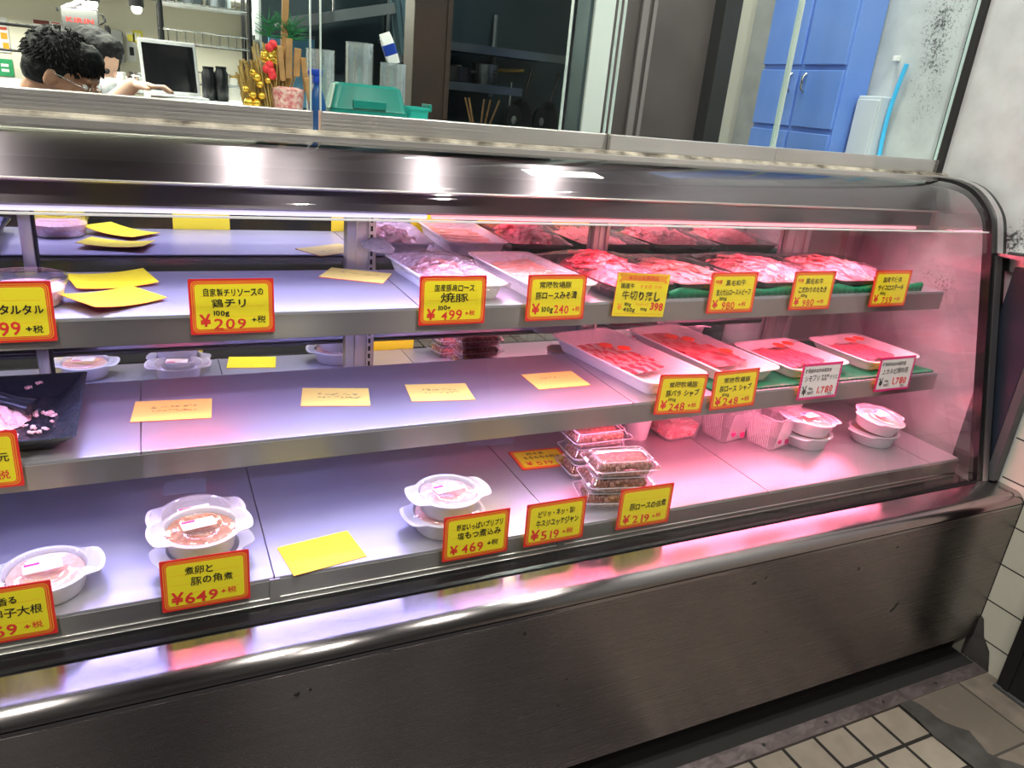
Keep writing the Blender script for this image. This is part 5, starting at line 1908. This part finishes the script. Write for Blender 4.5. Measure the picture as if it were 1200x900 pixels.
poster('notice', 'white notice with yellow lettering below the yellow notice', 147, 38, 160, 72, 'paper', [(.15, .7, .8, .95, 2), (.3, .2, .8, .5, 0)], 'poster')
a, b = px(125, 34, 4.45), px(147, 74, 4.45)
t = root('wall_unit', 'grey wall-mounted dispenser on the back room wall', 'dispenser', ((a.x + b.x) / 2, 4.52, b.z))
bm = BM(); box(bm, (a.x - b.x) / 2, (b.x - a.x) / 2, -.07, .076, 0, a.z - b.z, bev=.01)
finish('housing', bm, 'greysheet', t, 30)
bm = BM(); box(bm, (a.x - b.x) / 2 + .01, (b.x - a.x) / 2 - .01, -.076, -.069, .02, .05, bev=.002)
finish('tray', bm, 'blacktray', t, False)
# rack along the back wall with a paper bag on it
ZR = px(97, 46, 4.25).z + .035
t = root('wire_rack', 'black wire rack with clear jars along the back room wall', 'rack', (-.43, 4.25, 0))
for sx in (-.24, .30):
    for sy in (-.1, .1):
        bm = BM(); tube(bm, [(sx, sy, 0), (sx, sy, ZR + .03)], .010, 8)
        finish('upright', bm, 'blackmetal', t, 60)
for z in (1.08, 1.30, ZR - .006):
    bm = BM()
    for sy in (-.1, -.05, 0, .05, .1):
        tube(bm, [(-.25, sy, z), (.31, sy, z)], .005, 6)
    for k in range(15):
        tube(bm, [(-.24 + .54 * k / 14, -.1, z + .004), (-.24 + .54 * k / 14, .1, z + .004)], .003, 5)
    finish('wire_shelf', bm, 'blackmetal', t, 60)
c = px(97, 46, 4.25)
t = root('paper_bag', 'grey box with a red printed word, topped by crumpled cloth, on the wire rack', 'box', (c.x, 4.25, ZR + .001))
t.scale = (.9, .9, .52)
bm = BM(); box(bm, -.08, .08, -.06, .06, 0, .165, bev=.006)
finish('box_body', bm, 'greysheet', t, 30)
bm = BM(); write(bm, 'KIRIN', -.062, .060, .05, 0, .125, 0, .02, 0.2)
finish('lettering', bm, 'inkred', t, False, loc=(0, -.0615, 0), rot=(PI / 2, 0, 0))
blob('crumpled_cloth', [('c', (-.06, 0, .17), .022, (.065, 0, .17), .022), ('c', (-.04, 0, .18), .03, (.015, 0, .25), .012), ('c', (.05, 0, .18), .03, (.015, 0, .25), .012)], 'purplegrey', t, .008, 2, .008, 30)
bm = BM(); tube(bm, [(.078, -.03, .15), (.105, -.03, .14), (.11, -.03, .09), (.085, -.03, .06)], .006, 8); tube(bm, [(-.078, -.03, .15), (-.10, -.03, .16), (-.095, -.03, .13)], .006, 8)
finish('handle', bm, 'blackmetal', t, 60)


def jar(label, x, y, z, r, h, mat, capm, group=None):
    t = root('jar', label, 'jar', (x, y, z), (0, 0, 0), group)
    bm = BM(); lathe(bm, [(r * .9, 0), (r, .004), (r, h * .8), (r * .75, h * .9), (r * .75, h * .93)], 20)
    finish('jar_body', bm, mat, t, 40)
    bm = BM(); lathe(bm, [(r * .8, h * .93), (r * .8, h), (r * .3, h * 1.005)], 20)
    finish('jar_cap', bm, capm, t, 40)


# rack with jars right of the laptop
t = root('storage_rack', 'tall black wire storage rack behind the laptop', 'rack', (.22, 4.06, 0))
for sx in (-.13, .24):
    for sy in (-.12, .12):
        bm = BM(); tube(bm, [(sx, sy, 0), (sx, sy, 1.72)], .011, 8)
        finish('upright', bm, 'blackmetal', t, 60)
for z in (1.10, 1.235, 1.40, 1.56):
    bm = BM()
    for sy in (-.12, -.06, 0, .06, .12):
        tube(bm, [(-.14, sy, z), (.25, sy, z)], .005, 6)
    for k in range(12):
        tube(bm, [(-.14 + .39 * k / 11, -.12, z + .004), (-.14 + .39 * k / 11, .12, z + .004)], .003, 5)
    tube(bm, [(-.14, -.125, z + .05), (.25, -.125, z + .05)], .004, 6)
    for k in range(12):
        tube(bm, [(-.14 + .39 * k / 11, -.125, z), (-.14 + .39 * k / 11, -.125, z + .05)], .002, 4)
    finish('wire_shelf', bm, 'chrome', t, 60)
jar('dark bottle with black cap right of the laptop', 0.237, 3.42, 1.186, .026, .125, 'blacktray', 'blacktray')
jar('dark bottle with black cap next to the straw decoration', 0.285, 3.42, 1.186, .026, .13, 'blacktray', 'blacktray')
jar('clear jar with gold lid next to the straw decoration', 0.337, 3.42, 1.186, .026, .10, 'tubclear', 'gold')
jar('white pump bottle between the reaching hand and the laptop', -0.072, 3.42, 1.186, .018, .075, 'mask', 'paper')
jar('steel canister standing left of the laptop', -0.022, 3.50, 1.186, .034, .08, 'chrome', 'chrome')
for k in range(3):
    jar('hanging steel pot at the top of the storage rack', .10 + .12 * k, 4.06, 1.566, .055, .10, 'darksteel', 'darksteel', 'steel pots on the storage rack')
# slanted pale cupboard edge and track lights
t = root('hanging_cupboard', 'pale hanging cupboard with steel edge above the storage rack', 'cupboard', (.51, 4.15, 1.45))
bm = BM(); box(bm, -.02, .10, -.14, .14, 0, .6, bev=.004)
finish('carcass', bm, 'whitepaint', t, False)
bm = BM(); box(bm, -.026, -.019, -.14, .14, 0, .02)
finish('steel_edge', bm, 'chrome', t, False)
for i, (u, v, y, lb) in enumerate([(160, 8, 4.0, 'round spotlight hanging in the back room, right one with lit bulb'), (108, 2, 4.0, 'black spotlight hanging in the back room, left one')]):
    c = px(u, v, y)
    t = root('spotlight', lb, 'spotlight', (c.x, y, c.z))
    bm = BM(); lathe(bm, [(.03, .0), (.03, .05), (.012, .06)], 18)
    finish('housing', bm, 'blackmetal', t, 40)
    bm = BM(); tube(bm, [(0, 0, .06), (0, 0, 2.7 - c.z)], .006, 8)
    finish('stem', bm, 'blackmetal', t, 60)
    bm = BM(); bmesh.ops.create_uvsphere(bm, u_segments=16, v_segments=10, radius=.021, matrix=Matrix.Translation((0, 0, -.008)))
    finish('bulb', bm, 'lamp', t, 60)

# ---------------------------------------------------------------- dark kitchen behind the windows
t = root('wooden_post', 'dark brown wooden post standing behind the second window pane', 'post', (.645, 1.93, 0))
bm = BM(); box(bm, -.047, .047, -.03, .05, 0, 2.7, bev=.003)
finish('shaft', bm, 'wood', t, False)
bm = BM(); box(bm, .036, .0485, -.033, -.029, 0, 2.7)
finish('edge_moulding', bm, 'wood', t, False)
t = root('white_post', 'narrow white painted post between the kitchen and the brown door', 'post', (1.12, 1.93, 0))
bm = BM(); box(bm, -.031, .031, -.03, .05, 0, 2.7, bev=.002)
finish('shaft', bm, 'whitepaint', t, False)
bm = BM(); box(bm, -.041, -.031, -.02, .05, 0, 2.7)
finish('side_strip', bm, 'kitchenwall', t, False)
bm = BM()
box(bm, 1.152, 1.512, 1.95, 1.99, 0, 2.7)
d = struct('door_1', bm, 'doorgrey')
bm = BM(); box(bm, 1.262, 1.285, 1.940, 1.951, 0, 2.7, bev=.002); box(bm, 1.300, 1.312, 1.944, 1.951, 0, 2.7)
finish('door_stile', bm, 'doortrim', d, False)
bm = BM(); box(bm, 1.512, 1.572, 1.90, 1.99, 0, 2.7, bev=.003)
struct('trim_7', bm, 'blackmatte')
t = root('kitchen_shelf', 'dark steel two-tier shelf on the kitchen wall', 'shelf', (1.12, 2.86, 1.30))
for z, x0, x1_ in ((0.02, -.30, .17), (.15, -.32, .34)):
    bm = BM(); box(bm, x0, x1_, -.13, .13, z, z + .012, bev=.002); box(bm, x0, x1_, -.134, -.128, z - .008, z + .02)
    finish('board', bm, 'darksteel', t, False)
for sx in (-.28, .15):
    bm = BM(); tube(bm, [(sx, .12, -.0), (sx, .12, .3)], .010, 8)
    finish('upright', bm, 'darksteel', t, 60)
for k, (x, r, h) in enumerate(((-.20, .055, .07), (-.07, .065, .06), (.06, .05, .08))):
    t = root('cooking_pot', ('black pot at the left end of the kitchen shelf', 'wide black pan in the middle of the kitchen shelf', 'dark steel pot at the right of the kitchen shelf')[k], 'pot', (1.12 + x, 2.84, 1.333))
    bm = BM(); lathe(bm, [(r * .85, 0), (r, .01), (r, h), (r * 1.05, h + .002), (r * .96, h), (r * .9, .01)], 24)
    finish('pot_body', bm, 'blacktray' if k < 2 else 'darksteel', t, 40)
    bm = BM(); tube(bm, [(r, -.01, h * .8), (r + .05, -.03, h * .85), (r + .09, -.05, h * .9)], .007, 8)
    finish('handle', bm, 'straw' if k == 2 else 'blacktray', t, 60)
for k in range(2):
    t = root('frying_pan', ('black frying pan hanging under the kitchen shelf, left one', 'black frying pan hanging under the kitchen shelf, right one')[k], 'pan', (1.285 + .155 * k, 2.78 + .07 * k, 1.225), (math.radians(90), math.radians(14), math.radians(28)))
    bm = BM(); lathe(bm, [(.058, 0), (.078, .028), (.080, .03), (.075, .028), (.055, .004)], 30)
    finish('pan_body', bm, 'blacktray', t, 40)
    bm = BM(); tube(bm, [(0, .075, .026), (0, .12, .034), (0, .19, .036)], [.006, .007, .008], 8)
    finish('handle', bm, 'blacktray', t, 60)
    bm = BM(); lathe(bm, [(.016, .0045), (.016, .006), (.004, .0065)], 18)
    finish('base_disc', bm, 'chrome', t, 60)
t = root('ladle', 'steel ladle hanging beside the frying pans', 'ladle', (1.275, 2.80, 1.30))
bm = BM(); tube(bm, [(0, 0, .06), (0, 0, -.05), (.004, 0, -.075)], .004, 8)
finish('handle', bm, 'chrome', t, 60)
bm = BM(); lathe(bm, [(.004, -.102), (.018, -.094), (.026, -.078), (.023, -.078), (.014, -.09)], 20, .01, 0)
finish('bowl', bm, 'chrome', t, 60)
t = root('utensil_pot', 'pot of wooden chopsticks and tongs on the kitchen counter', 'pot', (1.10, 2.66, 1.12))
bm = BM(); lathe(bm, [(.035, 0), (.04, .07), (.042, .072), (.037, .07), (.033, .004)], 24)
finish('pot_body', bm, 'darksteel', t, 40)
for k in range(5):
    a = k * 1.26
    bm = BM(); tube(bm, [(.01 * math.cos(a), .01 * math.sin(a), .01), (.07 * math.cos(a), .03 * math.sin(a), .17)], .0035, 6)
    finish('chopstick', bm, 'plaque', t, 60)
t = root('kitchen_counter', 'dark steel kitchen counter behind the wooden post', 'counter', (1.0, 2.72, 0))
bm = BM(); box(bm, -.55, .55, -.12, .26, 1.08, 1.12, bev=.003)
finish('counter_top', bm, 'darksteel', t, False)
bm = BM(); box(bm, -.53, .53, -.10, .25, 0, 1.08)
finish('counter_base', bm, 'kitchenwall', t, False)
t = root('exhaust_duct', 'ribbed bluish metal duct hanging left in the kitchen', 'duct', (.83, 2.62, 1.40), (0, math.radians(-9), 0))
bm = BM()
ring_pts = []
N = 64
for k in range(N):
    a = 2 * PI * k / N
    r = .058 + .004 * math.sin(k * PI / 2 * 1.0)
    ring_pts.append((r * math.cos(a), r * math.sin(a)))
loft(bm, [[(x, y, .0) for x, y in ring_pts], [(x, y, .9) for x, y in ring_pts]])
finish('duct_body', bm, MT.setdefault('ductblue', steel('bluish_duct_metal', (.16, .27, .34), .4, .2, (1, 0, 0), (3, 3, 3), .05, .1)), t, 60)
bm = BM(); lathe(bm, [(.066, -.012), (.066, .01), (.05, .012)], 40)
finish('collar', bm, 'darksteel', t, 50)
# pale blue light panel / shelf in the dark corner behind the cups
t = root('wall_shelf', 'slanting dark shelf high behind the cup stacks', 'shelf', (.62, 2.72, 1.50), (0, math.radians(-14), 0))
bm = BM(); box(bm, -.20, .16, -.12, .2, 0, .016, bev=.003)
finish('board', bm, 'kitchenwall', t, False)
bm = BM(); box(bm, -.20, .16, -.126, -.12, -.01, .022, bev=.001)
finish('front_edge', bm, 'darksteel', t, False)
t = root('splash_board', 'pale blue splash board on the dark wall behind the cup stacks', 'panel', (.52, 2.985, 1.20))
bm = BM(); box(bm, -.11, .05, -.006, .012, 0, .24, bev=.002)
finish('panel_sheet', bm, pbr('pale_blue_panel', (.16, .42, .62), .4), t, False)
bm = BM(); box(bm, -.112, .052, -.008, -.004, .235, .245)
finish('top_trim', bm, 'darksteel', t, False)
t = root('hanging_utensils', 'steel whisk and label tag hanging in front of the dark wall', 'utensil', (.545, 2.55, 1.52))
bm = BM()
for k in range(6):
    a = PI * k / 6
    tube(bm, [(0, 0, -.02)] + [(.018 * math.sin(q) * math.cos(a), .018 * math.sin(q) * math.sin(a), -.05 + .03 * math.cos(q)) for q in [PI * j / 8 * 2 for j in range(9)]], .0012, 5)
finish('whisk_wires', bm, 'chrome', t, 60)
bm = BM(); tube(bm, [(0, 0, -.02), (0, 0, .12)], .004, 8)
finish('whisk_handle', bm, 'chrome', t, 60)

# ---------------------------------------------------------------- behind the right window
t = root('blue_reflection_cabinet', 'blue reflection in the right window pane, built as a two-door cabinet', 'cabinet', (1.858, 1.93, 0))
bm = BM(); box(bm, -.050, .05, -.24, .10, .02, 2.3, bev=.003)  # blue reflection in the window glass, put into solid coloured doors
finish('carcass', bm, 'blue', t, False)
for y0, y1 in ((-.235, -.076), (-.064, .096)):
    for z0, z1 in ((.03, 1.285), (1.30, 1.46), (1.475, 2.28)):
        bm = BM(); box(bm, -.060, -.050, y0, y1, z0, z1, bev=.002)
        dd = finish('door', bm, 'blue', t, False)
    yy = -.10 if y0 < -.1 else -.04
    bm = BM(); tube(bm, [(-.060, yy, 1.40), (-.073, yy, 1.408), (-.073, yy, 1.442), (-.060, yy, 1.45)], .004, 8)
    finish('handle', bm, 'chrome', dd, 60)
t = root('pale_cupboard', 'pale grey narrow cupboard beside the blue reflection cabinet', 'cupboard', (1.885, 1.635, 0))
bm = BM(); box(bm, -.020, .024, -.035, .045, .02, 1.40, bev=.003)
finish('carcass', bm, 'bluewhite', t, False)
bm = BM(); box(bm, -.026, -.020, -.032, .042, .03, 1.39, bev=.002)
finish('door', bm, 'bluewhite', t, False)
bm = BM()
tube(bm, [(1.897, 1.585 + .012 * math.sin(k / 9 * PI) - .012 * k / 9, 1.225 + .262 * k / 9) for k in range(10)], .006, 10)
o = finish('blue_hose', bm, 'cyan', None, 60)
tag(o, 'sky-blue plastic hose curving up the wall behind the right window', 'hose')
bm = BM()
box(bm, -.004, .012, -.006, .006, -.005, .008, bev=.001)
o = finish('wall_clip', bm, 'paper', None, False, loc=(1.898, 1.615, 1.50))
tag(o, 'small white wall clip above the blue hose', 'clip')

# ---------------------------------------------------------------- ceiling lamps over the aisle
for i, (x, y) in enumerate(DOWN):
    t = root('ceiling_downlight', 'round recessed downlight in the dark aisle ceiling', 'ceiling light', (x, y, 2.60), (0, 0, 0), 'downlights in the aisle ceiling')
    bm = BM(); lathe(bm, [(.068, -.012), (.085, -.012), (.085, .019), (.066, .019), (.066, -.008)], 28, cap0=False, cap1=False)
    finish('housing', bm, 'whitepaint', t, 40)
    bm = BM(); lathe(bm, [(.064, .0), (.064, .004), (.01, .005)], 24)
    finish('lens', bm, 'lamp', t, 60)

bpy.data.objects.remove(_co)
